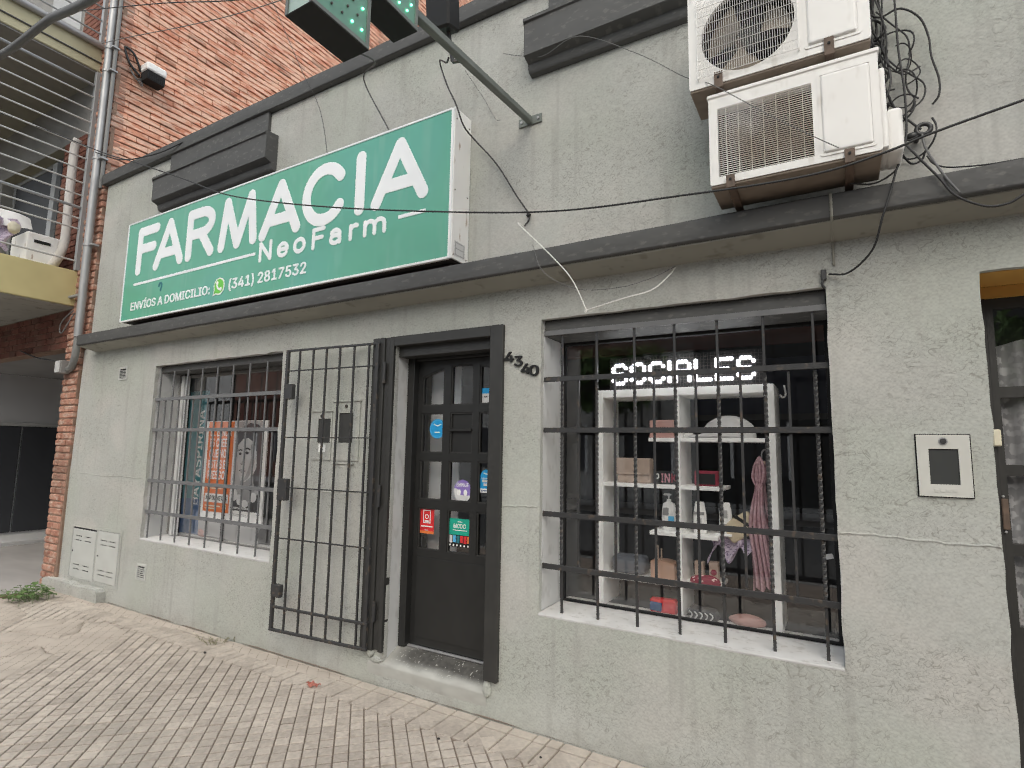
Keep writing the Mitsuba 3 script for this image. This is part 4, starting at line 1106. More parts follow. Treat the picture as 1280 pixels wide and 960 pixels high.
# ------------------------------------------------------------------ cables
CABLES = [
    ('power_cable', [(-9.2, -0.60, 5.83), (-7.41, -0.58, 5.03), (-6.25, -0.50, 4.50), (-5.75, -0.46, 4.30), (-4.91, -0.42, 3.94), (-4.18, -0.42, 3.62), (-3.11, -0.42, 3.30), (-1.97, -0.42, 3.02), (-1.22, -0.42, 2.87), (-0.56, -0.42, 2.81), (-0.21, -0.42, 2.785), (0.03, -0.42, 2.785), (0.23, -0.42, 2.815), (0.37, -0.42, 2.85), (0.64, -0.42, 2.90), (1.2, -0.42, 3.0)], 0.0058, 'm_cable', 'black cable sagging across the whole front and past the sign'),
    ('power_cable', [(-1.66, -0.86, 3.62), (-1.80, -0.70, 3.75), (-2.21, -0.25, 4.20), (-2.17, -0.215, 4.04), (-2.095, -0.208, 3.88), (-2.06, -0.16, 3.74), (-2.05, -0.05, 3.70), (-1.88, -0.03, 3.49), (-1.72, -0.03, 3.23), (-1.63, -0.02, 3.08), (-1.66, -0.03, 3.01)], 0.0058, 'm_cable', 'black lead running from the sign arm over the white sign end and down the wall'),
    ('loose_wire', [(-1.66, -0.03, 3.01), (-1.60, -0.20, 2.95), (-1.37, -0.24, 2.71), (-1.24, -0.23, 2.55), (-1.162, -0.21, 2.375), (-1.155, -0.21, 2.370), (-0.94, -0.21, 2.41), (-0.81, -0.16, 2.45), (-0.74, -0.08, 2.54), (-0.72, -0.02, 2.60)], 0.0036, 'm_cable_white', 'thin white wire hanging in a V over the right window'),
    ('loose_wire', [(-1.50, -0.21, 2.80), (-1.42, -0.22, 2.62), (-1.22, -0.20, 2.50), (-0.98, -0.20, 2.475), (-0.82, -0.14, 2.52), (-0.72, -0.02, 2.605)], 0.0022, 'm_cable_grey', 'fine grey wire in a shallow curve above the white V wire'),
    ('loose_wire', [(-4.32, -0.10, 5.68), (-3.86, -0.09, 4.84), (-3.66, -0.08, 4.51), (-3.50, -0.12, 4.22), (-3.38, -0.15, 3.86)], 0.0026, 'm_cable', 'thin black wire dropping to the middle of the sign top'),
    ('power_cable', [(-1.68, -1.56, 3.22), (-2.35, -0.70, 3.95), (-2.92, -0.25, 4.31), (-2.69, -0.19, 3.86)], 0.0050, 'm_cable', 'black lead from the pharmacy cross down to the sign top'),
    ('loose_wire', [(-8.2, -0.30, 7.02), (-5.89, -0.30, 6.16), (-4.49, -0.30, 5.60), (-2.6, -0.30, 4.95)], 0.0055, 'm_cable', 'upper of two thin wires before the brick party wall'),
    ('loose_wire', [(-7.5, -0.16, 6.42), (-6.52, -0.30, 6.02), (-5.25, -0.30, 5.66), (-4.24, -0.30, 5.41), (-2.6, -0.30, 5.1)], 0.0042, 'm_cable_grey', 'lower of two thin wires before the brick party wall'),
    ('overhead_cable', [(-7.2, -1.35, 5.16), (-6.53, -1.3, 5.14), (-6.16, -1.3, 5.10), (-5.51, -1.3, 5.08), (-5.28, -1.3, 5.04), (-4.73, -1.3, 4.94), (-3.2, -1.3, 4.75)], [0.032], 'm_cable_grey', 'thick grey bundled street cable at the top left'),
    ('loose_wire', [(-7.40, -0.14, 5.00), (-6.99, -0.10, 4.83), (-6.71, -0.10, 4.75), (-6.44, -0.10, 4.70), (-6.04, -0.09, 4.66), (-5.70, -0.05, 4.70), (-5.55, 0.02, 4.77)], 0.0068, 'm_cable', 'black cable curving from the downpipe onto the roof edge'),
    ('power_cable', [(0.20, -0.05, 3.72), (0.26, -0.05, 3.66), (0.34, -0.06, 3.665), (0.41, -0.05, 3.60), (0.44, -0.04, 3.50), (0.445, -0.04, 3.40), (0.465, -0.04, 3.29), (0.462, -0.04, 3.21), (0.437, -0.03, 3.175)], 0.0062, 'm_cable', 'black cable end looping to the right beside the upper air conditioner'),
    ('power_cable', [(0.315, -0.05, 4.2), (0.32, -0.08, 3.69), (0.32, -0.09, 3.45), (0.33, -0.10, 3.25), (0.33, -0.10, 3.09), (0.318, -0.11, 2.98), (0.27, -0.21, 2.82), (0.245, -0.222, 2.73), (0.21, -0.222, 2.62), (0.17, -0.16, 2.50), (0.08, -0.06, 2.44), (0.0, -0.018, 2.455)], 0.0062, 'm_cable', 'black lead falling past both air conditioners and over the ledge to the window corner'),
    ('power_cable', [(0.285, -0.04, 4.2), (0.275, -0.05, 3.75), (0.262, -0.06, 3.50), (0.30, -0.06, 3.40), (0.36, -0.06, 3.33), (0.41, -0.05, 3.27), (0.40, -0.05, 3.20), (0.335, -0.05, 3.15), (0.30, -0.06, 3.10)], 0.0052, 'm_cable', 'black cable making a loop right of the lower air conditioner'),
    ('power_cable', [(0.25, -0.04, 3.70), (0.31, -0.05, 3.60), (0.36, -0.05, 3.52), (0.365, -0.05, 3.43), (0.345, -0.05, 3.33), (0.35, -0.05, 3.26), (0.372, -0.05, 3.21), (0.352, -0.05, 3.155)], 0.0050, 'm_cable', 'second looping cable close beside the tall vertical leads'),
    ('power_cable', [(0.20, -0.18, 3.50), (0.25, -0.12, 3.42), (0.30, -0.08, 3.36), (0.34, -0.07, 3.33), (0.40, -0.05, 3.36)], 0.0045, 'm_cable', 'short black cable crossing behind the loops'),
    ('power_cable', [(0.22, -0.16, 3.38), (0.29, -0.08, 3.18), (0.35, -0.06, 3.10), (0.385, -0.06, 3.055)], 0.0070, 'm_cable', 'thick black cable running down to the cable hook'),
    ('power_cable', [(0.24, -0.20, 3.15), (0.29, -0.20, 2.98), (0.335, -0.215, 2.88), (0.41, -0.222, 2.75), (0.46, -0.222, 2.66), (0.55, -0.21, 2.60), (0.62, -0.21, 2.595), (0.67, -0.215, 2.62), (0.80, -0.21, 2.70)], 0.0066, 'm_cable', 'grey black cable running right over the ledge face'),
    ('power_cable', [(0.388, -0.06, 3.03), (0.392, -0.08, 2.96), (0.41, -0.14, 2.86), (0.44, -0.21, 2.74), (0.475, -0.215, 2.67)], 0.0066, 'm_cable_grey', 'grey cable dropping from the cable hook to the ledge'),
    ('power_cable', [(0.30, -0.10, 2.95), (0.34, -0.06, 2.905), (0.38, -0.05, 2.915), (0.395, -0.06, 2.95)], 0.0060, 'm_cable', 'short cable slung under the cable hook'),
    ('power_cable', [(0.40, -0.05, 2.93), (0.43, -0.05, 2.88), (0.51, -0.05, 2.85), (0.72, -0.05, 2.835), (1.3, -0.05, 2.86)], 0.0048, 'm_cable', 'black cable leaving the hook to the right just above the ledge'),
    ('loose_wire', [(-1.85, -0.02, 4.28), (-1.7, -0.03, 4.20), (-1.50, -0.10, 4.08), (-1.23, -0.15, 4.075), (-0.86, -0.18, 3.80), (-0.60, -0.25, 3.53), (-0.44, -0.40, 3.34), (-0.20, -0.405, 3.11), (-0.02, -0.405, 2.95), (0.06, -0.41, 2.88)], 0.0024, 'm_cable_grey', 'thin grey wire slanting from the right cornice across both air conditioners'),
    ('loose_wire', [(-2.15, -0.04, 4.25), (-2.0, -0.02, 4.00), (-1.90, -0.02, 3.82), (-1.86, -0.02, 3.80)], 0.0020, 'm_cable_grey', 'fine wire on the wall right of the sign top'),
    ('power_cable', [(0.10, -0.21, 2.80), (0.19, -0.20, 2.785), (0.27, -0.19, 2.83), (0.295, -0.17, 2.91)], 0.0055, 'm_cable', 'cable curving under the valve cover of the lower air conditioner'),
]
for nm, pts, r, m, lab in CABLES:
    single(nm, tube(pts, r[0] if isinstance(r, list) else r * (0.74 if pts[0][0] > 0.05 else 0.9), 8), m, lab, 'cable', smooth=True)
k = thing('cable_bundle', 'tangle of black cables tied in a bundle at the right end of the air conditioners', 'cable')
for i in range(9):
    a = rng.random() * 6.28
    pts = []
    for t in np.linspace(0, 1, 9):
        pts.append((0.235 + 0.03 * math.sin(a + 6 * t + i) + 0.02 * rng.uniform(-1, 1), -0.07 - 0.05 * math.cos(a + 5 * t), 4.1 - 0.95 * t))
    part(k, 'cable', tube(pts, 0.0035 + 0.0025 * rng.random(), 6), 'm_cable', smooth=True)
for i in range(4):
    cz = 3.60 - 0.12 * i
    part(k, 'coil', tube([(0.245 + 0.036 * math.cos(t), -0.05 + 0.02 * math.sin(t * 2), cz + 0.05 * math.sin(t)) for t in np.linspace(0, 6.28, 13)], 0.0055, 6), 'm_cable', smooth=True)
for i in range(7):
    a = rng.random() * 6.28
    cx, cz, rr = 0.30 + 0.06 * rng.random(), 3.50 - 0.075 * i, 0.045 + 0.05 * rng.random()
    part(k, 'loop', tube([(cx + rr * math.cos(t + a), -0.045 - 0.02 * math.sin(2 * t), cz + rr * 1.3 * math.sin(t + a)) for t in np.linspace(0, 4.6, 11)], 0.0030 + 0.0012 * rng.random(), 6), 'm_cable', smooth=True)
k = thing('cable_hook', 'dark round cable hook with insulator on the wall right of the air conditioners', 'hook')
part(k, 'ring', tube([(0.395 + 0.026 * math.cos(t), -0.055, 3.055 + 0.024 * math.sin(t)) for t in np.linspace(0, 6.283, 17)], 0.010, 8), 'm_iron', smooth=True)
part(k, 'arm', tube([(0.372, -0.002, 3.03), (0.372, -0.055, 3.035)], 0.010, 8, False), 'm_iron', smooth=40)
part(k, 'knob', blob((0.352, -0.05, 3.035), (0.022, 0.022, 0.018), 3, 0.1), 'm_iron', smooth=True)
k = thing('cable_clamp', 'small dark clamp at the top right corner of the right window', 'clamp')
part(k, 'body', cham(-0.034, -0.010, -0.026, -0.0005, 2.430, 2.480, 0.003), 'm_iron')
part(k, 'tail', tube([(-0.022, -0.02, 2.44), (-0.030, -0.02, 2.41), (-0.02, -0.015, 2.39)], 0.006, 8), 'm_iron', smooth=True)
k = single('metal_conduit', tube([(0.022, -0.207, 2.772), (0.022, -0.207, 2.668), (0.022, -0.10, 2.640), (0.022, -0.008, 2.615), (0.022, -0.008, 2.50)], 0.006, 8, False), 'm_soffit', 'thin painted conduit running down the ledge above the window corner', 'conduit', smooth=40)
single('wire_knot', blob((-1.635, -0.02, 3.085), (0.016, 0.014, 0.014), 5, 0.3), 'm_black', 'small black knot where the lead meets the white wire', 'knot', smooth=True)

# ------------------------------------------------------------------ neighbour's door on the right
ND = thing('house_door', 'black door with lace curtained panes under an ochre lintel at the right edge', 'door')
part(ND, 'lintel', [box(0.557, 1.499, 0.0365, 0.29, 2.389, 2.3938), box(0.557, 1.499, 0.292, 0.33, 2.335, 2.3885)], 'm_ochre', 'ochre painted lintel')
yd = 0.302
part(ND, 'frame', cham(0.557, 0.622, yd - 0.006, yd + 0.06, 0.1, 2.3345, 0.003), 'm_frame')
rr_ = [(0.872, 1.173), (1.224, 1.521), (1.570, 1.872), (1.922, 2.285)]
lf = sbox(0.6225, 0.12, 1.4985, 2.334)
for (za, zb_) in rr_:
    for (xa, xb_) in ((0.648, 0.86), (0.905, 1.12)):
        lf = lf.difference(sbox(xa, za, xb_, zb_))
part(ND, 'leaf', prism_xz(lf, yd + 0.004, yd + 0.046), 'm_frame')
for (za, zb_) in rr_:
    for (xa, xb_) in ((0.648, 0.86), (0.905, 1.12)):
        part(ND, 'pane', box(xa, xb_, yd + 0.022, yd + 0.0226, za, zb_), 'm_glass')
xs_ = np.linspace(0.63, 1.3, 120)
cy_ = yd + 0.075 + 0.012 * np.sin(xs_ * 75) + 0.006 * np.sin(xs_ * 31)
rows = [np.c_[xs_, cy_, xs_ * 0 + z] for z in (0.8, 1.4, 1.95)] + [np.c_[xs_, cy_, 2.12 + 0.05 * np.clip((xs_ - 0.66) / 0.2, 0, 1)]]
v = np.vstack(rows)
f = []
for r in range(3):
    for j in range(119):
        a = r * 120 + j
        f += [[a, a + 1, a + 121], [a, a + 121, a + 120]]
single('lace_curtain', trimesh.Trimesh(v, np.array(f), process=False), 'm_lace', 'grey patterned lace curtain hanging behind the panes of the black door', 'curtain', smooth=True)
part(ND, 'backing', box(0.56, 1.49, 0.45, 0.46, 0.1, 2.39), 'm_dark')
part(ND, 'lock', cham(0.618, 0.642, yd - 0.016, yd - 0.007, 1.285, 1.420, 0.003), 'm_rust')
for zz in (1.43, 1.275):
    part(ND, 'screw', blob((0.626, yd - 0.012, zz), (0.006, 0.006, 0.006), 1, 0.0, 1), 'm_zinc', smooth=True)
single('door_bell', cham(0.604, 0.634, yd - 0.034, yd - 0.0065, 1.652, 1.728, 0.005), 'c_cream', 'small cream bell push on the frame of the black door', 'door bell')

# ================================================================== the brick block on the left
AB = thing('apartment_building', 'tall red brick apartment block with yellow balconies rising left of and behind the pharmacy', 'building')
part(AB, 'party_wall', [box(-7.76, -7.405, 0.02, 24.0, -0.3, 16.0)], 'm_mortar')
bl = []
course, z = 0, 4.55
while z < 15.6:
    y = 0.015 - (0.125 if course % 2 else 0.0)
    while y < 14.0:
        L = 0.245 + 0.012 * rng.random()
        if y + L > 0.02:
            d0 = -7.405 + 0.016 + 0.009 * rng.random()
            dz = 0.004 * rng.uniform(-1, 1)
            y0, y1 = max(0.018, y + 0.001), y + L - 0.001
            t1, t2 = 0.005 * rng.uniform(-1, 1), 0.004 * rng.uniform(-1, 1)
            zb0, zb1 = z + dz, z + dz + 0.062 + 0.006 * rng.random()
            bl.append(hexa([[-7.42, y0, zb0], [-7.42, y0, zb1], [-7.42, y1, zb0 + t2], [-7.42, y1, zb1 + t2],
                            [d0 + t1, y0, zb0], [d0 + t1 - 0.006, y0, zb1], [d0 - t1, y1, zb0 + t2], [d0 - t1 - 0.006, y1, zb1 + t2]]))
        y += 0.255
    z += 0.078
    course += 1
part(AB, 'brick_face', bl, 'm_brick_side', 'side wall of mortar smeared red bricks', kind='stuff')
# pier bricks facing the street, one by one
course, z = 0, 0.0
nb = 0
while z < 9.0:
    xl = -7.885 if z < 6.6 else -7.80
    xr_ = -7.522 + (0.0 if z > 1.5 else -0.05 * (1.5 - z)) if z < 2.66 else -7.372
    xr_ += 0.010 * rng.uniform(-1, 1)
    cuts = [xl, xl + 0.245, xr_] if course % 2 == 0 else [xl, xl + 0.120, xr_]
    if z >= 2.66:
        cuts = [xl, xl + 0.25, xr_] if course % 2 == 0 else [xl, xl + 0.12, xl + 0.37, xr_]
    for a, b in zip(cuts[:-1], cuts[1:]):
        p = 0.006 * rng.uniform(-1, 1)
        t = 0.004 * rng.uniform(-1, 1)
        a0, b0 = a + 0.005, b - 0.005
        zz0, zz1 = z + 0.006 + t, z + 0.071 + t
        m = cham(a0, b0, -0.036 + p, 0.10, zz0, zz1, 0.009)
        part(AB, 'brick', m, 'm_brick' if z < 2.66 else 'm_brick')
    z += 0.078
    course += 1
part(AB, 'pier_core', box(-7.88, -7.53, -0.022, 0.30, -0.3, 2.70), 'm_mortar')
part(AB, 'pier_core', box(-7.84, -7.38, -0.022, 0.019, 2.70, 9.0), 'm_mortar')
# garage under the balconies
part(AB, 'garage_side', box(-12.2, -12.0, 0.02, 9.0, -0.2, 2.72), 'c_lightgrey')
for i in range(9):
    part(AB, 'garage_panel', cham(-11.998, -11.965, 0.02 + i * 1.0, 1.0 + i * 1.0, 0.10, 1.86, 0.008), 'm_dado')
part(AB, 'garage_rail', cham(-11.998, -11.955, 0.02, 9.0, 1.862, 1.925, 0.006), 'm_rail_light')
part(AB, 'garage_kerb', cham(-12.0, -11.2, 0.3, 9.0, -0.05, 0.06, 0.02), 'c_lightgrey')
part(AB, 'garage_ceiling', box(-14.0, -7.78, 0.15, 9.0, 2.722, 2.80), 'm_conc')
part(AB, 'garage_back', box(-14.0, -7.78, 9.0, 9.2, -0.2, 3.2), 'm_dado')
bb = []
course = 0
for i in range(6):
    z = 2.725 + 0.078 * i
    x = -14.0 + (0.125 if i % 2 else 0)
    while x < -7.9:
        bb.append(box(x + 0.005, min(x + 0.25, -7.886) - 0.005, -0.010 + 0.004 * rng.uniform(-1, 1), 0.05, z + 0.005, z + 0.072))
        x += 0.255
part(AB, 'beam_bricks', bb, 'm_brick_dark', 'brick beam over the garage opening with shade put into its dark colour', kind='stuff')
part(AB, 'beam_core', box(-14.0, -7.886, 0.0, 0.148, 2.722, 3.214), 'm_mortar')
# balconies
XB = -7.80
part(AB, 'balcony_slab', cham(-13.0, XB, -1.62, 0.0, 3.215, 3.645, 0.008), 'm_slab', 'yellow balcony slab')
part(AB, 'balcony_underside', box(-12.99, XB - 0.02, -1.61, 0.0, 3.205, 3.2145), 'm_soffit')
part(AB, 'upper_slab', cham(-13.0, XB, -1.62, 0.0, 6.225, 6.530, 0.008), 'm_slab_top', 'pale yellow upper balcony slab')
part(AB, 'upper_slab_lip', cham(-13.0, XB + 0.018, -1.64, -0.002, 6.335, 6.350, 0.003), 'm_trim')
part(AB, 'upper_underside', box(-12.99, XB - 0.02, -1.61, 0.0, 6.205, 6.2245), 'm_conc')
part(AB, 'upper_tube', tube([(XB + 0.03, 0.02, 6.555), (XB + 0.03, -1.7, 6.555)], 0.042, 12, False), 'm_zinc', smooth=40)
part(AB, 'corner_post', cham(XB - 0.030, XB + 0.030, -0.075, -0.004, 3.646, 6.204, 0.004), 'm_rail')
zr = [3.765, 4.160, 4.290, 4.425, 4.580, 4.740, 4.903, 5.052, 5.205, 5.377, 5.530, 5.690, 5.865, 6.020]
for z in zr:
    thick = z in (4.425, 6.020)
    part(AB, 'railing_bar', tube([(XB, -0.076, z), (XB, -1.58, z)], 0.019 if thick else 0.0105, 8, False), 'm_rail_light' if not thick else 'm_rail', smooth=40)
    part(AB, 'railing_bar', tube([(XB - 0.02, -1.58, z), (-12.9, -1.58, z)], 0.019 if thick else 0.0105, 8, False), 'm_rail_light' if not thick else 'm_rail', smooth=40)
part(AB, 'corner_post', cham(XB - 0.025, XB + 0.025, -1.605, -1.555, 3.646, 6.204, 0.004), 'm_rail')
for z in (6.72, 6.90, 7.08, 7.28):
    part(AB, 'railing_bar', tube([(XB, -0.076, z), (XB, -1.58, z)], 0.0105, 8, False), 'm_rail', smooth=40)
part(AB, 'corner_post', cham(XB - 0.030, XB + 0.030, -0.075, -0.004, 6.60, 9.0, 0.004), 'm_rail')
# wall behind the balconies, with a sliding door
part(AB, 'front_wall', [box(-13.5, -7.886, 0.002, 0.30, 5.50, 6.204), box(-13.5, -10.7, 0.002, 0.30, 3.216, 5.50), box(-8.64, -7.886, 0.012, 0.30, 3.216, 5.50), box(-13.5, -7.886, 0.002, 0.30, 6.532, 12.0)], 'm_conc')
bb = []
for i in range(29):
    z = 3.24 + 0.078 * i
    x = -8.64 + (0.125 if i % 2 else 0) - 0.125
    while x < -7.9:
        xa, xb_ = max(x + 0.005, -8.64), min(x + 0.245, -7.888)
        if xb_ - xa > 0.03:
            bb.append(box(xa, xb_, -0.006 + 0.004 * rng.uniform(-1, 1), 0.011, z + 0.005, z + 0.070))
        x += 0.25
for i in range(30):
    z = 6.60 + 0.078 * i
    x = -8.50 + (0.125 if i % 2 else 0) - 0.125
    while x < -7.9:
        bb.append(box(max(x + 0.005, -8.5), min(x + 0.245, -7.888), -0.010, 0.0015, z + 0.005, z + 0.070))
        x += 0.25
part(AB, 'balcony_bricks', bb, 'm_brick_dark', 'brickwork at the back of the balcony with shade put into its colour', kind='stuff')
sd = part(AB, 'sliding_door', [box(-10.7, -8.66, 0.14, 0.20, 5.44, 5.50), box(-10.7, -10.62, 0.14, 0.20, 3.65, 5.44), box(-9.26, -9.12, 0.10, 0.18, 3.65, 5.44), box(-8.72, -8.66, 0.10, 0.18, 3.65, 5.44)], 'm_rail')
part(sd, 'pane', box(-9.12, -8.72, 0.150, 0.158, 3.65, 5.44), 'm_dado')
part(sd, 'pane', box(-10.62, -9.26, 0.150, 0.158, 3.65, 5.44), 'm_dado')
part(AB, 'dark_room', box(-10.7, -8.66, 0.9, 0.95, 3.65, 5.5), 'm_deep' if 'm_deep' in scene else 'm_dado')
part(AB, 'roller_shutter', box(-10.55, -9.9, 0.60, 0.64, 4.2, 5.44), 'm_conc')
part(AB, 'upper_shutter', box(-9.6, -8.6, -0.012, 0.0015, 6.9, 8.6), 'c_grey')
# downpipe
DP = thing('downpipe', 'shiny zinc downpipe running down the corner between the block and the pharmacy', 'pipe')
part(DP, 'pipe', tube([(-7.445, -0.10, 8.6), (-7.442, -0.10, 2.80)], 0.042, 18, False), 'm_zinc', smooth=60)
part(DP, 'elbow', tube([(-7.452, -0.095, 2.80), (-7.462, -0.095, 2.66), (-7.49, -0.09, 2.56), (-7.58, -0.075, 2.47), (-7.68, -0.06, 2.44)], 0.036, 14), 'm_pipe_grey', smooth=60)
part(DP, 'small_pipe', tube([(-7.375, -0.06, 8.6), (-7.375, -0.06, 5.2), (-7.42, -0.05, 4.6)], 0.022, 8), 'm_pipe_grey', smooth=60)
for z in (3.87, 4.93, 6.05, 6.35):
    part(DP, 'strap', [lathe([(0.0425, z), (0.050, z), (0.050, z + 0.028), (0.0425, z + 0.028)], -7.443, -0.10, 18), cham(-7.385, -7.335, -0.112, -0.03, z + 0.004, z + 0.024, 0.002), cham(-7.55, -7.50, -0.112, -0.03, z + 0.004, z + 0.024, 0.002)], 'm_zinc')
k = thing('junction_box', 'grey plastic junction box under the beam at the foot of the downpipe', 'junction box')
part(k, 'box', cham(-7.83, -7.70, -0.135, -0.040, 2.395, 2.545, 0.006), 'm_conc')
part(k, 'lid', cham(-7.822, -7.708, -0.148, -0.1355, 2.403, 2.537, 0.004), 'm_rail_light')
single('bracket_rail', cham(-8.05, -7.53, -0.90 + 0.80, -0.06, 3.30, 3.325, 0.003), 'm_rail', 'short grey steel rail fixed to the end of the yellow balcony slab', 'bracket')
single('loose_wire', tube([(-7.72, -0.05, 3.12), (-7.74, -0.10, 2.98), (-7.80, -0.12, 2.88), (-7.87, -0.12, 2.90), (-7.86, -0.12, 2.99), (-7.78, -0.11, 3.06), (-7.68, -0.08, 3.14)], 0.007, 8), 'm_cable_grey', 'grey wire coil under the yellow slab beside the downpipe', 'cable', smooth=True)
single('loose_wire', tube([(-9.2, -0.03, 2.78), (-8.7, -0.03, 2.66), (-8.3, -0.04, 2.60), (-7.83, -0.09, 2.53)], 0.008, 6), 'm_cable', 'dark wire drooping under the brick beam to the junction box', 'cable', smooth=True)
# white plastic pipe and things on the balcony
single('plastic_pipe', tube([(-7.93, -0.13, 5.32), (-7.97, -0.14, 5.24), (-7.98, -0.14, 5.10), (-7.97, -0.14, 4.6), (-7.95, -0.14, 4.20), (-7.95, -0.15, 3.95), (-8.02, -0.18, 3.76), (-8.10, -0.22, 3.70)], 0.047, 12), 'm_pvc', 'bent white plastic pipe at the back corner of the balcony', 'pipe', smooth=True)
k = thing('appliance', 'white plastic box with a dark handle slot on the balcony floor', 'box')
part(k, 'body', rbox(-8.50, -8.05, -0.47, -0.13, 3.646, 4.05, 0.02), 'm_box_white', smooth=40)
part(k, 'handle', cham(-8.0495, -8.040, -0.40, -0.24, 3.93, 3.965, 0.003), 'm_dark')
xs_ = np.linspace(-1.25, -0.42, 40)


def cloth(pts_fn, nu, nv, th=0.004):
    u, v = np.meshgrid(np.linspace(0, 1, nu), np.linspace(0, 1, nv))
    P = pts_fn(u, v)
    V = P.reshape(-1, 3)
    i, j = np.meshgrid(np.arange(nv - 1), np.arange(nu - 1), indexing='ij')
    a = (i * nu + j).ravel()
    F = np.vstack([np.c_[a, a + 1, a + nu + 1], np.c_[a, a + nu + 1, a + nu]])
    return trimesh.Trimesh(V, F, process=False)


single('towel', cloth(lambda u, v: np.stack([-8.25 + 0.05 * np.sin(u * 9) + 0.10 * v, -1.2 + 0.80 * u, 4.35 - 0.17 * v - 0.10 * u + 0.05 * np.cos(u * 5) * v], -1), 30, 14), 'c_white', 'white towel hung over a line on the balcony', 'towel', smooth=True)
single('shirt', cloth(lambda u, v: np.stack([-8.15 + 0.05 * np.sin(u * 14 + v * 3), -0.98 + 0.42 * u + 0.05 * np.sin(v * 6), 4.16 - 0.40 * v * (0.8 + 0.2 * np.sin(u * 9))], -1), 30, 16), 'm_spotted', 'mauve patterned shirt hanging on the balcony rail', 'shirt', smooth=True)
single('soft_toy', blob((-8.1, -0.58, 4.05), (0.06, 0.055, 0.07), 4, 0.2), 'c_cream', 'small pale round cloth bundle on the balcony beside the shirt', 'bundle', smooth=True)
k = thing('security_lamp', 'white hooded lamp with dark grille on the brick party wall', 'lamp')
part(k, 'hood', rbox(-7.388, -7.20, 0.22, 0.46, 6.235, 6.345, 0.03), 'm_box_white', smooth=40)
part(k, 'grille', [box(-7.37, -7.215, 0.235, 0.445, 6.12, 6.236)] + [box(-7.214, -7.209, 0.24 + 0.026 * i, 0.252 + 0.026 * i, 6.13, 6.233) for i in range(8)], 'm_dark')
part(k, 'cable', tube([(-7.37, 0.23, 6.25), (-7.33, 0.12, 6.40), (-7.37, 0.03, 6.45), (-7.37, 0.10, 6.28), (-7.36, 0.22, 6.18)], 0.014, 8), 'm_cable', smooth=True)
for i in range(5):
    part(k, 'wire', tube([(-7.37, 0.10 + 0.02 * i, 6.22 - 0.02 * i), (-7.35, 0.17 + 0.02 * i, 6.12 - 0.015 * i), (-7.36, 0.25, 6.16)], 0.006, 6), 'm_cable_grey', smooth=True)

# ================================================================== weeds and litter
def weed(name, cx, cy, n, h, lab, m='m_leaf', spread=0.16, seed=1):
    r = random.Random(seed)
    k = thing(name, lab, 'plant')
    leaves, stems = [], []
    for i in range(n):
        a = r.random() * 6.283
        bx, by = cx + r.gauss(0, spread * 0.35), cy + r.gauss(0, spread * 0.22)
        L = h * r.uniform(0.5, 1.0)
        lean = r.uniform(0.2, 0.9)
        tip = np.array([bx + math.cos(a) * L * lean, by + math.sin(a) * L * lean, 0.01 + L * (1 - 0.55 * lean)])
        base = np.array([bx, by, -0.01])
        stems.append(tube([base, (base + tip) / 2 + [0, 0, 0.15 * L], tip], 0.0022, 4))
        for q in range(4):
            t = 0.45 + 0.55 * q / 3
            c = base + (tip - base) * t + [0, 0, 0.12 * L * (1 - t)]
            b = a + (0.9 if q % 2 else -0.9) * (1 if q < 3 else 0)
            d = np.array([math.cos(b), math.sin(b), r.uniform(-0.2, 0.5)])
            s = np.cross(d, [0, 0, 1])
            s /= np.linalg.norm(s)
            l, w = L * r.uniform(0.32, 0.55), L * r.uniform(0.11, 0.19)
            up = np.array([0, 0, 0.25 * w])
            v = [c, c + d * l * 0.4 + s * w + up, c + d * l * 0.45, c + d * l * 0.4 - s * w + up, c + d * l - [0, 0, 0.15 * l], c + d * l * 0.75 + s * w * 0.6, c + d * l * 0.75 - s * w * 0.6]
            leaves.append(trimesh.Trimesh(np.array(v), np.array([[0, 1, 2], [0, 2, 3], [1, 5, 2], [2, 5, 4], [2, 4, 6], [2, 6, 3]]), process=False))
    part(k, 'leaves', leaves, m, kind='stuff')
    part(k, 'stems', stems, m, kind='stuff')


weed('weed', -7.18, -0.36, 46, 0.16, 'green weed clump growing at the corner of the pavement by the driveway', spread=0.30, seed=3)
weed('weed', -4.44, -0.07, 16, 0.055, 'low dry weed in the joint at the foot of the wall', 'm_leaf_dry', 0.22, 5)
single('soil_strip', sheet(Polygon([(-7.60, -1.9), (-7.53, -1.2), (-7.50, -0.62), (-7.46, -0.36), (-7.54, -0.22), (-7.62, -0.42), (-7.66, -1.0)]), 0.010, 0.020, 6, 0.03), 'm_wood', 'dark soil in the joint between pavement and driveway', 'soil', smooth=True, kind='stuff')
single('paper_scrap', cloth(lambda u, v: np.stack([-3.17 + 0.085 * u + 0.02 * v, -0.265 + 0.035 * v + 0.02 * np.sin(u * 9), 0.008 + 0.016 * np.abs(np.sin(u * 8 + v * 4)) + 0.006 * np.cos(v * 9)], -1), 18, 10), 'c_litter', 'crumpled red paper scrap lying on the pavement before the gate', 'litter', smooth=False)
for i, (xx, yy, s) in enumerate(((-1.985, -0.335, 0.006), (-1.42, -0.20, 0.005), (-4.30, -0.27, 0.008))):
    lab = ('small dark pebble in the border below the door', 'tiny dark pebble on the border row under the shop window', 'dark pebble near the pavement edge before the gate')[i]
    single('pebble', blob((xx, yy, s * 0.6), (s * 1.5, s, s), i, 0.3, 2), 'm_dark', lab, 'pebble', smooth=True)

# ================================================================== door stickers
yd = 0.2095


def disc(cx, cz, rx, rz=None):
    return affinity.scale(Point(cx, cz).buffer(1.0, quad_segs=12), rx, rz or rx, origin=(cx, cz))


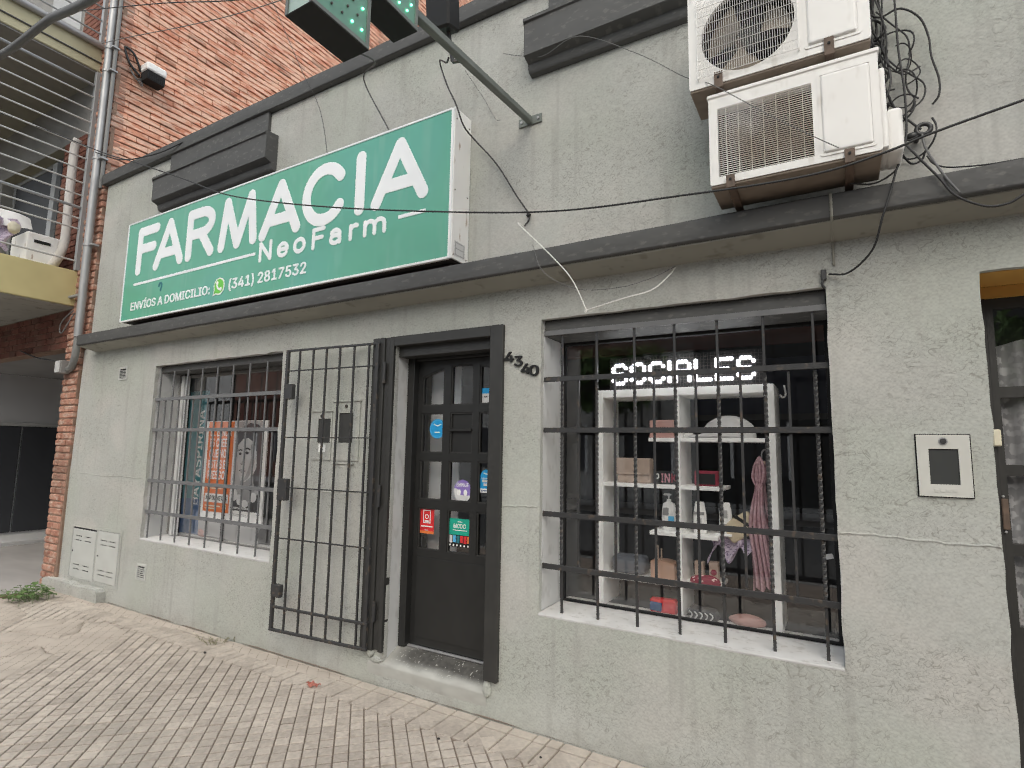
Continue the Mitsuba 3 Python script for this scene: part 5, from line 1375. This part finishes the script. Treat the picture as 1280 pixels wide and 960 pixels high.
def layers(k, items):
    """Print on a flat card: coloured shapes stacked a third of a millimetre apart, towards the street."""
    for i, (nm, shp, m) in enumerate(items):
        y1 = k[1] - 0.0004 * i
        if isinstance(shp, trimesh.Trimesh):
            part(k[0], nm, shp, m)
        else:
            part(k[0], nm, prism_xz(shp, y1 - 0.0004, y1), m)


k = thing('door_sticker', 'round blue sticker on the upper left door pane', 'sticker')
layers((k, yd), [('disc', disc(-2.486, 1.742, 0.070), 'c_blue'), ('ring', disc(-2.486, 1.742, 0.064).difference(disc(-2.486, 1.742, 0.060)), 'c_sky'), ('mark', unary_union([stroke([[(-2.518, 1.775), (-2.486, 1.762), (-2.454, 1.775)]], 0.007), sbox(-2.510, 1.712, -2.462, 1.720)]), 'c_white')])
k = thing('door_sticker', 'round purple and white sticker reading EMPUJE on the middle door pane', 'sticker')
ov = disc(-2.252, 1.312, 0.074, 0.077)
layers((k, yd), [('disc', ov, 'c_purple'), ('lower', ov.intersection(sbox(-2.4, 1.2, -2.1, 1.285).union(disc(-2.318, 1.29, 0.040))), 'c_lightgrey'), ('hand', disc(-2.282, 1.302, 0.017, 0.021), 'c_white'), ('hand', disc(-2.227, 1.302, 0.015, 0.021), 'c_white'),
                 ('writing', text_xz('EMPUJE', 0.024, -2.302, 1.342, yd - 0.0017, 0.0005, True, width=0.100), 'c_white')])
k = thing('door_sticker', 'blue and white arched card on the right door pane', 'sticker')
cd = sbox(-2.106, 1.310, -2.014, 1.418).union(disc(-2.060, 1.418, 0.046))
layers((k, yd), [('card', cd, 'c_blue'), ('base', sbox(-2.106, 1.310, -2.014, 1.337), 'c_white'), ('mark', unary_union([stroke([[(-2.080, 1.442), (-2.060, 1.434), (-2.040, 1.442)]], 0.006), sbox(-2.098, 1.405, -2.022, 1.409)]), 'c_white'),
                 ('print', unary_union([sbox(-2.092, 1.380, -2.030, 1.397), sbox(-2.080, 1.355, -2.026, 1.372)]), 'c_lightgrey'), ('base_print', unary_union([disc(-2.092, 1.323, 0.006), sbox(-2.080, 1.320, -2.030, 1.327)]), 'c_deepblue')])
k = thing('door_sticker', 'upright red card with white outlined square on the lower left door pane', 'sticker')
layers((k, yd), [('card', sbox(-2.620, 1.000, -2.490, 1.180), 'c_red'), ('foot', sbox(-2.620, 1.000, -2.490, 1.018), 'c_orange'), ('square', sbox(-2.588, 1.072, -2.522, 1.164).difference(sbox(-2.582, 1.078, -2.528, 1.158)), 'c_white'),
                 ('mark', unary_union([stroke([arc(-2.555, 1.118, 0.015, 0.014, 0, 360, 12)], 0.006), sbox(-2.574, 1.081, -2.536, 1.093), sbox(-2.606, 1.046, -2.504, 1.054), sbox(-2.572, 1.022, -2.540, 1.026)]), 'c_white')])
k = thing('door_sticker', 'green payment sticker reading MODO with rows of small cards on the lower middle pane', 'sticker')
gb = sbox(-2.358, 1.012, -2.170, 1.124).buffer(-0.012).buffer(0.012)
it = [('card', gb, 'c_green'), ('lower_card', sbox(-2.358, 0.934, -2.170, 1.014), 'm_black'), ('writing', text_xz('MODO', 0.028, -2.318, 1.060, yd - 0.0009, 0.0005, True, width=0.102), 'c_white')]
it.append(('small_print', unary_union([sbox(-2.285, 1.100, -2.245, 1.105), sbox(-2.325, 1.043, -2.205, 1.048)]), 'c_white'))
for i, c in enumerate(('lightgrey', 'sky', 'teal', 'red', 'red', 'orange')):
    xx = -2.350 + 0.030 * i
    it.append(('payment_card', sbox(xx, 0.960 + 0.004 * (i % 2), xx + 0.024, 1.010), 'c_' + c))
it.append(('dots', unary_union([disc(-2.343 + 0.030 * i, 0.945, 0.007) for i in range(6)]), 'c_white'))
layers((k, yd), it)
k = thing('door_sticker', 'white and blue card half hidden by the frame on the top right door pane', 'sticker')
layers((k, yd), [('card', sbox(-2.108, 1.912, -2.012, 2.006), 'c_lightgrey'), ('top', sbox(-2.108, 1.982, -2.012, 2.020), 'c_blue'), ('print', unary_union([sbox(-2.092, 1.956, -2.064, 1.963), disc(-2.032, 1.962, 0.010), disc(-2.045, 1.925, 0.006)]), 'c_ink')])

# ================================================================== the right shop window
SH = thing('display_shelf', 'white open display shelf with staggered boards behind the right shop window', 'shelf')
sx0, sx1, sy0, sy1 = -1.314, -0.288, 0.330, 0.62
t = 0.042
part(SH, 'upright', cham(sx0, sx0 + t, sy0, sy1, 0.672, 1.984, 0.002), 'm_shelf')
part(SH, 'upright', cham(sx1 - t, sx1, sy0, sy1, 0.672, 1.984, 0.002), 'm_shelf')
part(SH, 'upright', cham(-0.820, -0.798, sy0, sy1, 0.672, 1.935, 0.002), 'm_shelf')
part(SH, 'top_board', cham(sx0 + t, sx1 - t, sy0, sy1, 1.936, 1.984, 0.002), 'm_shelf')
for xa, xb_, z in ((-0.985, -0.8205, 1.664), (-1.2715, -0.8205, 1.388), (-0.985, -0.8205, 1.118), (-1.2715, -0.8205, 0.838), (-0.7975, -0.331, 1.664), (-0.7975, -0.570, 1.388), (-0.7975, -0.600, 1.115), (-0.7975, -0.600, 0.840)):
    part(SH, 'board', cham(xa, xb_, sy0 + 0.002, sy1, z, z + 0.022, 0.002), 'm_shelf')
# scrolling light display
LD = thing('led_display', 'black dot matrix display with glowing white letters SOCIALES on top of the shelf', 'display')
part(LD, 'panel', cham(-1.265, -0.335, 0.432, 0.470, 1.990, 2.205, 0.004), 'm_black')
FONT = {'S': ['01110', '10001', '10000', '01110', '00001', '10001', '01110'], 'O': ['01110', '10001', '10001', '10001', '10001', '10001', '01110'], 'C': ['01110', '10001', '10000', '10000', '10000', '10001', '01110'],
        'I': ['1', '1', '1', '1', '1', '1', '1'], 'A': ['01110', '10001', '10001', '11111', '10001', '10001', '10001'], 'L': ['10000', '10000', '10000', '10000', '10000', '10000', '11111'], 'E': ['11111', '10000', '10000', '11110', '10000', '10000', '11111']}
lit = []
xc = -1.236
pit = 0.0205
for ch in 'SOCIALES':
    g = FONT[ch]
    for r, row in enumerate(g):
        for c, q in enumerate(row):
            if q == '1':
                x_, z_ = xc + c * pit, 2.152 - r * 0.0195
                lit.append(tube([(x_, 0.4315, z_), (x_, 0.4225, z_)], 0.0112, 10, False))
    xc += (len(g[0]) + 0.85) * pit
part(LD, 'lit_lettering', lit, 'm_led_white', 'glowing white lettering SOCIALES', kind='stuff', emitter={'type': 'area', 'radiance': rgb((1.9, 1.95, 2.0))})
gridm = []
for i in range(46):
    gridm.append(box(-1.258 + 0.0202 * i, -1.256 + 0.0202 * i, 0.4300, 0.4318, 2.000, 2.195))
for i in range(10):
    gridm.append(box(-1.26, -0.34, 0.4300, 0.4318, 2.000 + 0.0195 * i, 2.002 + 0.0195 * i))
part(LD, 'dot_grid', gridm, 'm_sheet_dark', kind='stuff')
Y = 0.40
sc = 0.9576  # the goods were measured on a plane a little deeper; carried to this one
k = thing('handbag', 'beige flap handbag on the second left shelf board', 'bag')
part(k, 'body', rbox(-1.200, -0.992, Y - 0.02, Y + 0.08, 1.411, 1.560, 0.012), 'c_beige', smooth=40)
part(k, 'flap', rbox(-1.203, -0.989, Y - 0.032, Y - 0.0205, 1.462, 1.563, 0.005), 'c_beige', smooth=40)
k = thing('handbag', 'dusty pink bag on the top left half board', 'bag')
part(k, 'body', hexa([[-0.99, Y - 0.03, 1.687], [-0.975, Y - 0.02, 1.795], [-0.99, Y + 0.09, 1.687], [-0.975, Y + 0.07, 1.795], [-0.835, Y - 0.03, 1.687], [-0.84, Y - 0.02, 1.795], [-0.835, Y + 0.09, 1.687], [-0.84, Y + 0.07, 1.795]]), 'c_rose')
part(k, 'fold', rbox(-0.985, -0.838, Y - 0.040, Y - 0.0285, 1.735, 1.792, 0.005), 'c_rose', smooth=40)
k = thing('pouch', 'black pouch lettered PINK in red and white on the second left board', 'pouch')
part(k, 'body', rbox(-0.976, -0.828, Y + 0.0, Y + 0.05, 1.411, 1.490, 0.010), 'm_black', smooth=40)
for i, (ch, c) in enumerate(zip('PINK', ('white', 'pink', 'pink', 'maroon'))):
    part(k, 'letter', text_xz(ch, 0.052, -0.968 + (0.0, 0.040, 0.060, 0.100)[i], 1.422, Y - 0.0005, 0.004, True, width=(0.028, 0.012, 0.032, 0.034)[i]), 'c_' + c)
k = thing('cap', 'grey flat cap lying on the top right board', 'cap')
m = blob((-0.545, Y + 0.05, 1.695), (0.155, 0.10, 0.125), 3, 0.10, 3, 4)
vv = np.array(m.vertices); vv[:, 2] = np.maximum(vv[:, 2], 1.6875); m.vertices = vv
part(k, 'crown', m, 'c_lightgrey', smooth=True)
m = blob((-0.60, Y - 0.02, 1.697), (0.16, 0.05, 0.016), 5, 0.08, 3, 3)
part(k, 'brim', m, 'c_lightgrey', smooth=True)
single('hair_brush', blob((-0.765, Y + 0.02, 1.700), (0.028, 0.05, 0.022), 2, 0.15), 'c_white', 'small white bundle left of the grey cap', 'bundle', smooth=True)
k = thing('radio', 'small dark red box with black front on the second right board', 'box')
part(k, 'body', cham(-0.735, -0.605, Y, Y + 0.08, 1.411, 1.496, 0.005), 'c_maroon')
part(k, 'front', cham(-0.722, -0.618, Y - 0.004, Y - 0.0005, 1.420, 1.480, 0.001), 'm_black')


def bottle(name, lab, cx, z0, w, h, pump, prints):
    k = thing(name, lab, 'bottle')
    d = w * 0.34
    prof = [(0.0, z0), (w * 0.46, z0 + 0.001), (w * 0.5, z0 + 0.006), (w * 0.52, z0 + h * 0.35), (w * 0.49, z0 + h * 0.62), (w * 0.40, z0 + h * (0.74 if pump else 0.86)), (w * 0.16 if pump else w * 0.36, z0 + h * (0.79 if pump else 0.97)), (w * 0.14 if pump else w * 0.30, z0 + h * (0.86 if pump else 1.0)), (0.0, z0 + h * (0.86 if pump else 1.0))]
    part(k, 'body', lathe(prof, cx, Y + 0.02, 22, 1.0, 0.5), 'c_white', smooth=35)
    if pump:
        part(k, 'pump', [tube([(cx, Y + 0.02, z0 + h * 0.85), (cx, Y + 0.02, z0 + h)], 0.005, 8, False), cham(cx - 0.028, cx + 0.012, Y + 0.008, Y + 0.032, z0 + h * 0.96, z0 + h * 1.02, 0.003)], 'c_lightgrey')
    for (nm, dx, dz0, ww, hh, c) in prints:
        part(k, nm, box(cx + dx, cx + dx + ww, Y + 0.02 - w * 0.27, Y + 0.02 - w * 0.255, z0 + dz0, z0 + dz0 + hh), 'c_' + c)


bottle('pump_bottle', 'white pump bottle with a blue label on the half board left of the divider', -0.890, 1.140, 0.086, 0.212, True, [('label', 0.0, 0.045, 0.034, 0.040, 'sky'), ('label', -0.032, 0.088, 0.034, 0.045, 'midgrey')])
bottle('shampoo_bottle', 'white bottle with dark printed band right beside the shelf divider', -0.712, 1.137, 0.074, 0.182, False, [('label', -0.030, 0.108, 0.058, 0.016, 'midgrey'), ('label', -0.014, 0.055, 0.026, 0.034, 'grey')])
bottle('shampoo_bottle', 'white bottle with a curled mark standing free right of its twin', -0.570, 1.150, 0.070, 0.172, False, [('label', -0.016, 0.085, 0.028, 0.044, 'grey'), ('label', -0.006, 0.040, 0.032, 0.014, 'midgrey')])
single('glass_tray', cham(-0.625, -0.535, Y - 0.02, Y + 0.07, 1.137, 1.149, 0.002), 'm_shelf', 'small white tray under the free standing bottle', 'tray')
k = thing('handbag', 'cream and gold handbag hung slanting in the right bay', 'bag')
m = rbox(-0.085, 0.085, Y, Y + 0.06, -0.06, 0.06, 0.018)
part(k, 'body', moved(m, (-0.495, 0, 1.190), ry=math.radians(-33)), 'c_gold', smooth=40)
part(k, 'band', moved(cham(0.030, 0.048, Y - 0.004, Y + 0.064, -0.061, 0.061, 0.002), (-0.495, 0, 1.190), ry=math.radians(-58)), 'm_black')
part(k, 'strap', tube([(-0.44, Y + 0.03, 1.24), (-0.40, Y + 0.03, 1.38), (-0.36, Y + 0.02, 1.56)], 0.007, 8), 'c_gold', smooth=True)
single('romper', cloth(lambda u, v: np.stack([-0.665 + 0.22 * u + 0.02 * np.sin(v * 5), Y + 0.03 + 0.022 * np.sin(u * 16 + v * 2), 1.12 - 0.14 * v * (0.75 + 0.35 * np.cos(u * 11)) + 0.02 * np.sin(u * 3)], -1), 40, 18), 'm_spotted', 'lilac spotted baby romper hanging under the cream handbag', 'clothing', smooth=True)
def scarf_sheet(x0, y0, top, bot, wide, pleats, sd):
    nu, nv = 60, 46
    u, v = np.meshgrid(np.linspace(0, 1, nu), np.linspace(0, 1, nv))
    w = np.interp(v, [0, 0.06, 0.15, 0.22, 0.5, 0.8, 1.0], [0.10, 0.55, 0.80, 0.42, 0.78, 0.95, 1.0]) * wide
    amp = 0.012 + 0.010 * v
    ph = u * pleats * 6.283 + 2.4 * np.sin(v * 3 + sd) + 3 * meshkit.fbm(np.stack([u * 3, v * 4, u * 0 + sd], -1), 2, sd)
    xx = x0 + (u - 0.5) * w + 0.010 * np.sin(v * 7 + sd) + 0.004 * np.cos(ph)
    yy = y0 + amp * np.sin(ph)
    zz = top + (bot - top) * v + 0.018 * (v ** 6) * np.sin(ph * 0.5) + 0.01 * (u - 0.5)
    a = (np.arange(nv - 1)[:, None] * nu + np.arange(nu - 1)).ravel()
    F = np.vstack([np.c_[a, a + 1, a + nu + 1], np.c_[a, a + nu + 1, a + nu]])
    return trimesh.Trimesh(np.stack([xx, yy, zz], -1).reshape(-1, 3), F, process=False)


sk = thing('scarf', 'dusty pink pleated scarf hanging tied beside the right upright', 'scarf')
part(sk, 'front_fall', scarf_sheet(-0.392, Y + 0.0, 1.585, 0.868, 0.105, 4, 1), 'm_pinkfur', smooth=True)
part(sk, 'back_fall', scarf_sheet(-0.372, Y + 0.045, 1.56, 0.985, 0.095, 3, 2), 'm_pinkfur', smooth=True)
part(sk, 'hook', tube([(-0.372, Y + 0.02, 1.575), (-0.368, Y + 0.02, 1.61), (-0.350, Y + 0.02, 1.625), (-0.336, Y + 0.02, 1.60)], 0.004, 6), 'm_zinc', smooth=True)
single('toilet_bag', rbox(-1.245, -1.035, Y - 0.01, Y + 0.12, 0.862, 0.968, 0.03), 'c_dim', 'dark grey toilet bag at the lower left of the shelf', 'bag', smooth=40)
k = thing('basket', 'tan woven basket with a curved top beside the dark toilet bag', 'basket')
part(k, 'body', prism_xz(Polygon([(-0.995, 0.861), (-0.995, 0.958)] + [(-0.995 + 0.14 * tt, 0.958 + 0.018 * math.sin(tt * 2.2) - 0.022 * tt) for tt in np.linspace(0, 1, 12)] + [(-0.855, 0.861)]), Y - 0.02, Y + 0.09), 'c_tan')
part(k, 'handle', [cham(-0.968, -0.958, Y + 0.02, Y + 0.03, 0.955, 1.045, 0.002), cham(-0.945, -0.937, Y + 0.02, Y + 0.03, 0.955, 1.030, 0.002)], 'c_beige')
for i, (xa, w, h, c) in enumerate(((-0.752, 0.020, 0.112, 'beige'), (-0.716, 0.014, 0.110, 'beige'), (-0.672, 0.050, 0.115, 'beige'))):
    lab = ('narrow beige carton, leftmost of three behind the dotted purse', 'thin beige carton, middle of three behind the dotted purse', 'wide beige carton with a red apple print behind the dotted purse')[i]
    k = thing('carton', lab, 'carton')
    part(k, 'box', cham(xa, xa + w, Y + 0.035, Y + 0.085, 0.863, 0.863 + h, 0.001), 'c_' + c)
    if i == 2:
        part(k, 'print', prism_xz(disc(xa + 0.026, 0.922, 0.017), Y + 0.0335, Y + 0.0345), 'c_maroon')
m = blob((-0.682, Y - 0.01, 0.878), (0.085, 0.035, 0.034), 8, 0.15, 3, 5)
single('coin_purse', m, 'm_dotted', 'dark red purse with white dots at the front of the lower right board', 'purse', smooth=True)
m = rbox(-1.005, -0.848, 0.375, 0.44, 0.672, 0.752, 0.016)
vv = np.array(m.vertices); vv[:, 2] += 0.012 * np.sin(vv[:, 0] * 40); m.vertices = vv
k = thing('pouch', 'red and blue soft pouch lying on the sill under the shelf', 'pouch')
part(k, 'body', moved(m, ry=0.06, about=(-0.92, 0.4, 0.70)), 'c_red', smooth=40)
part(k, 'panel', moved(rbox(-1.000, -0.93, 0.366, 0.380, 0.676, 0.725, 0.006), ry=0.06, about=(-0.92, 0.4, 0.70)), 'c_deepblue', smooth=40)
k = thing('wire_basket', 'patterned grey and white folded bag on the sill right of the red pouch', 'bag')
part(k, 'body', hexa([[-0.76, 0.36, 0.672], [-0.775, 0.35, 0.722], [-0.76, 0.45, 0.672], [-0.77, 0.45, 0.728], [-0.62, 0.36, 0.672], [-0.635, 0.355, 0.715], [-0.62, 0.45, 0.672], [-0.63, 0.45, 0.72]]), 'c_darkgrey')
for i in range(5):
    part(k, 'stripe', tube([(-0.765 + 0.028 * i, 0.347, 0.676), (-0.752 + 0.028 * i, 0.346, 0.700), (-0.768 + 0.028 * i, 0.345, 0.716)], 0.004, 6), 'c_lightgrey', smooth=True)
m = blob((-0.47, 0.42, 0.690), (0.095, 0.055, 0.034), 9, 0.12, 3, 5)
single('folded_cloth', m, 'c_rose', 'folded dusty pink cloth on the sill beside the right upright', 'cloth', smooth=True)
single('hook', tube([(-0.245, 0.45, 1.985), (-0.240, 0.45, 1.93), (-0.255, 0.44, 1.915), (-0.268, 0.44, 1.93)], 0.006, 8), 'c_lightgrey', 'pale plastic hook hanging right of the shelf top', 'hook', smooth=True)
single('price_tag', moved(box(-0.08, -0.045, 0.285, 0.2855, 1.085, 1.11), ry=-0.25, about=(-0.06, 0.285, 1.1)), 'c_lightgrey', 'small pale tag on the glass at the lower right of the shop window', 'tag')
# dim shop fittings deeper in the room
k = thing('wall_cabinet', 'dim blue grey wall cabinet deep inside the shop behind the shelf', 'cabinet')
part(k, 'body', box(-1.3, 0.0, 2.4, 2.8, 1.95, 2.45), 'c_navyprint')
part(k, 'shelf_edge', box(-1.3, 0.0, 2.36, 2.399, 1.90, 1.95), 'c_midgrey')
k = thing('shop_counter', 'dark shop counter deep in the room behind the right window', 'counter')
part(k, 'top', cham(-3.2, 0.1, 1.9, 2.5, 1.05, 1.10, 0.005), 'c_midgrey')
part(k, 'front', box(-3.15, 0.05, 1.95, 2.45, 0.15, 1.049), 'c_darkgrey')

# ================================================================== the left shop window
BN = thing('banner', 'tall dark blue banner with white upright lettering inside the left window', 'banner')
part(BN, 'cloth', box(-5.94, -5.60, 0.385, 0.388, 0.70, 2.16), 'c_teal')
part(BN, 'lower_cloth', box(-5.939, -5.601, 0.3835, 0.3848, 0.70, 1.05), 'c_deepblue')
m = meshkit.text_mesh('BAYASPIRINA', 0.10, 0.002, True)
vv = np.array(m.vertices)
vv[:, 0] *= 0.98 / vv[:, 0].max()
m.vertices = np.stack([-5.655 - vv[:, 1], 0.3845 - vv[:, 2] * 0.5, 0.98 + vv[:, 0]], 1)
m.invert()
part(BN, 'lettering', m, 'c_lightgrey')
PS = thing('poster_stand', 'cardboard stand with orange text poster and grey portrait in the left window', 'poster')
yp = 0.350
part(PS, 'board', box(-5.545, -4.600, yp + 0.002, yp + 0.010, 0.865, 1.838), 'c_white')
part(PS, 'foot', prism_xz(Polygon([(-5.56, 0.72), (-4.62, 0.68), (-4.66, 0.78), (-4.60, 0.863), (-5.56, 0.863)]), yp + 0.001, yp + 0.02), 'c_grey')
part(PS, 'edge', box(-4.600, -4.575, yp - 0.002, yp + 0.012, 0.865, 1.838), 'c_white')
part(PS, 'orange_panel', box(-5.500, -5.085, yp - 0.0005, yp + 0.0015, 0.950, 1.832), 'c_orange')
for i, (tx, w) in enumerate((('EL ERROR', 0.345), ('ES CREER', 0.330), ('QUE NO', 0.280), ('ESTÁS EN', 0.330), ('RIESGO.', 0.300))):
    part(PS, 'slogan', text_xz(tx, 0.078, -5.462, 1.690 - 0.106 * i, yp - 0.0006, 0.002, True, width=w), 'c_white')
part(PS, 'small_print', [box(-5.46, -5.13, yp - 0.002, yp - 0.0006, 1.205, 1.213), box(-5.46, -5.20, yp - 0.002, yp - 0.0006, 1.172, 1.180)], 'c_cream')
part(PS, 'white_box', box(-5.485, -5.100, yp - 0.0015, yp - 0.0006, 1.040, 1.125), 'c_white')
part(PS, 'campaign', text_xz('ASPIRINETAS', 0.040, -5.465, 1.063, yp - 0.0016, 0.001, True, width=0.345), 'c_ink')
part(PS, 'footer', [box(-5.47, -5.22, yp - 0.002, yp - 0.0006, 1.000, 1.012), box(-5.47, -5.30, yp - 0.002, yp - 0.0006, 0.975, 0.985), box(-5.17, -5.12, yp - 0.002, yp - 0.0006, 0.985, 1.025)], 'c_cream')
# portrait: an anonymous woman in greys
g0 = sbox(-5.050, 0.900, -4.628, 1.832)
def clipg(p):
    return p.intersection(g0)


pic = [('portrait_ground', g0, 'c_grey'),
       ('hair', clipg(Polygon([(-5.03, 1.50), (-5.02, 1.66), (-4.95, 1.77), (-4.84, 1.815), (-4.72, 1.80), (-4.63, 1.74), (-4.63, 1.22), (-4.70, 1.20), (-4.76, 1.30)])), 'c_darkgrey'),
       ('neck', Polygon([(-4.93, 1.28), (-4.76, 1.36), (-4.69, 1.10), (-4.92, 1.06)]), 'c_midgrey'),
       ('face', Polygon([(-4.99, 1.62), (-4.998, 1.52), (-4.990, 1.46), (-4.975, 1.40), (-4.955, 1.33), (-4.92, 1.275), (-4.875, 1.262), (-4.82, 1.29), (-4.740, 1.35), (-4.695, 1.44), (-4.690, 1.56), (-4.75, 1.66), (-4.85, 1.71), (-4.94, 1.69)]).buffer(0.01), 'c_skin'),
       ('cheek_shade', Polygon([(-4.80, 1.60), (-4.735, 1.62), (-4.725, 1.50), (-4.77, 1.36), (-4.83, 1.29), (-4.88, 1.27), (-4.84, 1.33), (-4.80, 1.42), (-4.785, 1.50)]).buffer(0.006), 'c_shade'),
       ('nose_shade', Polygon([(-4.915, 1.55), (-4.905, 1.47), (-4.935, 1.425), (-4.905, 1.415), (-4.885, 1.43), (-4.895, 1.50)]), 'c_shade'),
       ('hair_front', clipg(Polygon([(-5.035, 1.57), (-5.02, 1.72), (-4.90, 1.80), (-4.72, 1.79), (-4.645, 1.62), (-4.655, 1.36), (-4.70, 1.40), (-4.712, 1.54), (-4.76, 1.63), (-4.85, 1.672), (-4.93, 1.66), (-4.99, 1.61)])), 'c_darkgrey'),
       ('features', unary_union([affinity.scale(disc(-4.958, 1.520, 0.020, 0.012), 1, 1), disc(-4.855, 1.530, 0.026, 0.013), stroke([[(-4.985, 1.553), (-4.955, 1.560), (-4.935, 1.553)]], 0.012), stroke([[(-4.885, 1.566), (-4.85, 1.575), (-4.81, 1.560)]], 0.013),
                                 stroke([[(-4.935, 1.424), (-4.918, 1.418)], [(-4.900, 1.420), (-4.892, 1.428)]], 0.008), stroke([[(-4.955, 1.362), (-4.915, 1.366), (-4.865, 1.360)]], 0.009)]), 'c_ink'),
       ('lips', unary_union([disc(-4.912, 1.368, 0.036, 0.009), disc(-4.910, 1.349, 0.028, 0.010)]), 'c_midgrey'),
       ('dress', Polygon([(-5.048, 0.90), (-5.048, 1.10), (-4.95, 1.13), (-4.88, 1.04), (-4.76, 1.07), (-4.66, 1.15), (-4.63, 1.14), (-4.63, 0.90)]), 'c_ink'),
       ('collar', clipg(unary_union([disc(-5.00, 1.13, 0.045, 0.055), disc(-4.925, 1.09, 0.04, 0.05), disc(-4.84, 1.055, 0.055, 0.035), disc(-4.72, 1.12, 0.05, 0.045)])), 'c_lightgrey'),
       ('caption', text_xz('UNA MEDIDA SALUDABLE', 0.018, -5.035, 1.002, yp - 0.0052, 0.0004, True, width=0.26), 'c_white'),
       ('caption_box', sbox(-5.040, 0.880, -4.640, 0.985), 'c_white'),
       ('caption_lines', unary_union([sbox(-5.02, 0.95, -4.80, 0.956), sbox(-5.02, 0.935, -4.74, 0.941)]), 'c_grey')]
for i, (nm, shp, m) in enumerate(pic):
    if isinstance(shp, trimesh.Trimesh):
        part(PS, nm, shp, m)
    else:
        part(PS, nm, prism_xz(shp, yp - 0.0004 * (i + 1), yp + 0.0015 - 0.0004 * i - (0 if i == 0 else 0.0015)), m)
single('flower_pot', blob((-5.50, 0.38, 0.735), (0.06, 0.05, 0.045), 3, 0.3), 'c_rose', 'small reddish ornament on the sill at the foot of the blue banner', 'ornament', smooth=True)
single('chair_seat', cham(-4.9, -4.45, 0.8, 1.2, 0.62, 0.68, 0.01), 'c_midgrey', 'dim grey seat inside the shop behind the poster', 'chair')

# ================================================================== across the street (seen only in the glass)
for i, (xa, xb_, h, c) in enumerate(((-60, -30.3, 7.4, 'm_far_light'), (-30, -17.2, 6.4, 'm_brick_dark'), (-17.0, -4.2, 5.2, 'm_far_light'), (-4.0, 7.0, 7.0, 'm_asphalt'), (7.2, 22, 5.6, 'm_conc'))):
    lab = ('long grey house far down the road on the other side', 'dark brick house across the road left of the low grey one', 'low grey rendered house across the road', 'tall dark house across the road', 'grey house across the road at the far right')[i]
    k = thing('opposite_house', lab, 'building')
    part(k, 'wall', box(xa, xb_, -24.0, -16.0, -0.3, h), c)
    part(k, 'roof_band', box(xa - 0.1, xb_ + 0.1, -24.1, -15.85, h, h + 0.3), 'm_trim')
    n = int((xb_ - xa) / 3.2)
    for j in range(n):
        xc = xa + (j + 0.5) * (xb_ - xa) / n
        w = part(k, 'window', box(xc - 0.8, xc + 0.8, -15.999, -15.93, 0.9, 2.5), 'c_darkgrey')
        part(w, 'frame', [box(xc - 0.9, xc - 0.801, -15.999, -15.90, 0.8, 2.6), box(xc + 0.801, xc + 0.9, -15.999, -15.90, 0.8, 2.6)], 'c_white')


def street_tree(x, y, h, seed, lab):
    k = thing('street_tree', lab, 'tree')
    r = np.random.default_rng(seed)
    br = [tube([(x, y, -0.2), (x + 0.05, y, h * 0.25), (x, y + 0.05, h * 0.5)], np.interp(np.linspace(0, 1, 17), [0, 1], [0.16, 0.09]), 8)]
    for i in range(7):
        a = i * 0.9
        br.append(tube([(x, y + 0.05, h * 0.42), (x + math.cos(a) * h * 0.14, y + math.sin(a) * h * 0.14, h * 0.62), (x + math.cos(a) * h * 0.26, y + math.sin(a) * h * 0.26, h * 0.8)], 0.04, 6))
    part(k, 'trunk', br, 'm_wood', smooth=True)
    n = 2600
    c = r.normal(size=(n, 3))
    c /= np.linalg.norm(c, axis=1, keepdims=True)
    c = c * (r.random((n, 1)) ** 0.45) * np.array([h * 0.34, h * 0.34, h * 0.26]) + np.array([x, y, h * 0.76])
    keep = meshkit.fbm(c * 0.9, 2, seed) > 0.42
    c = c[keep]
    d1, d2 = r.normal(size=(2, len(c), 3)) * 0.10
    v = np.stack([c - d1, c + d2, c + d1, c - d2], 1).reshape(-1, 3)
    q = np.arange(len(c))[:, None] * 4
    part(k, 'crown', trimesh.Trimesh(v, np.vstack([q + [0, 1, 2], q + [0, 2, 3]]), process=False), 'm_leaf', kind='stuff')


street_tree(-6.5, -13.9, 5.6, 4, 'leafy street tree across the road left of the tall dark house')
street_tree(3.2, -13.9, 5.0, 6, 'leafy street tree across the road at the right')

GROUPS = {'air_conditioner': 'air conditioners on the upper wall', 'window_grille': 'grilles on the two windows', 'door_sticker': 'stickers on the door panes', 'meter_box': 'meter boxes in the wall',
          'power_cable': 'cables on the front', 'loose_wire': 'thin wires on the front', 'handbag': 'handbags on the display shelf', 'carton': 'cartons behind the dotted purse', 'shampoo_bottle': 'white bottles on the shelf',
          'pebble': 'pebbles on the pavement', 'weed': 'weeds on the pavement', 'opposite_house': 'houses across the road', 'street_tree': 'trees across the road', 'pouch': 'pouches in the shop window'}
for key in labels:
    base = key[:-4] if key[-4:-3] == '_' and key[-3:].isdigit() else key
    if '__' not in key and base in GROUPS:
        labels[key]['group'] = GROUPS[base]
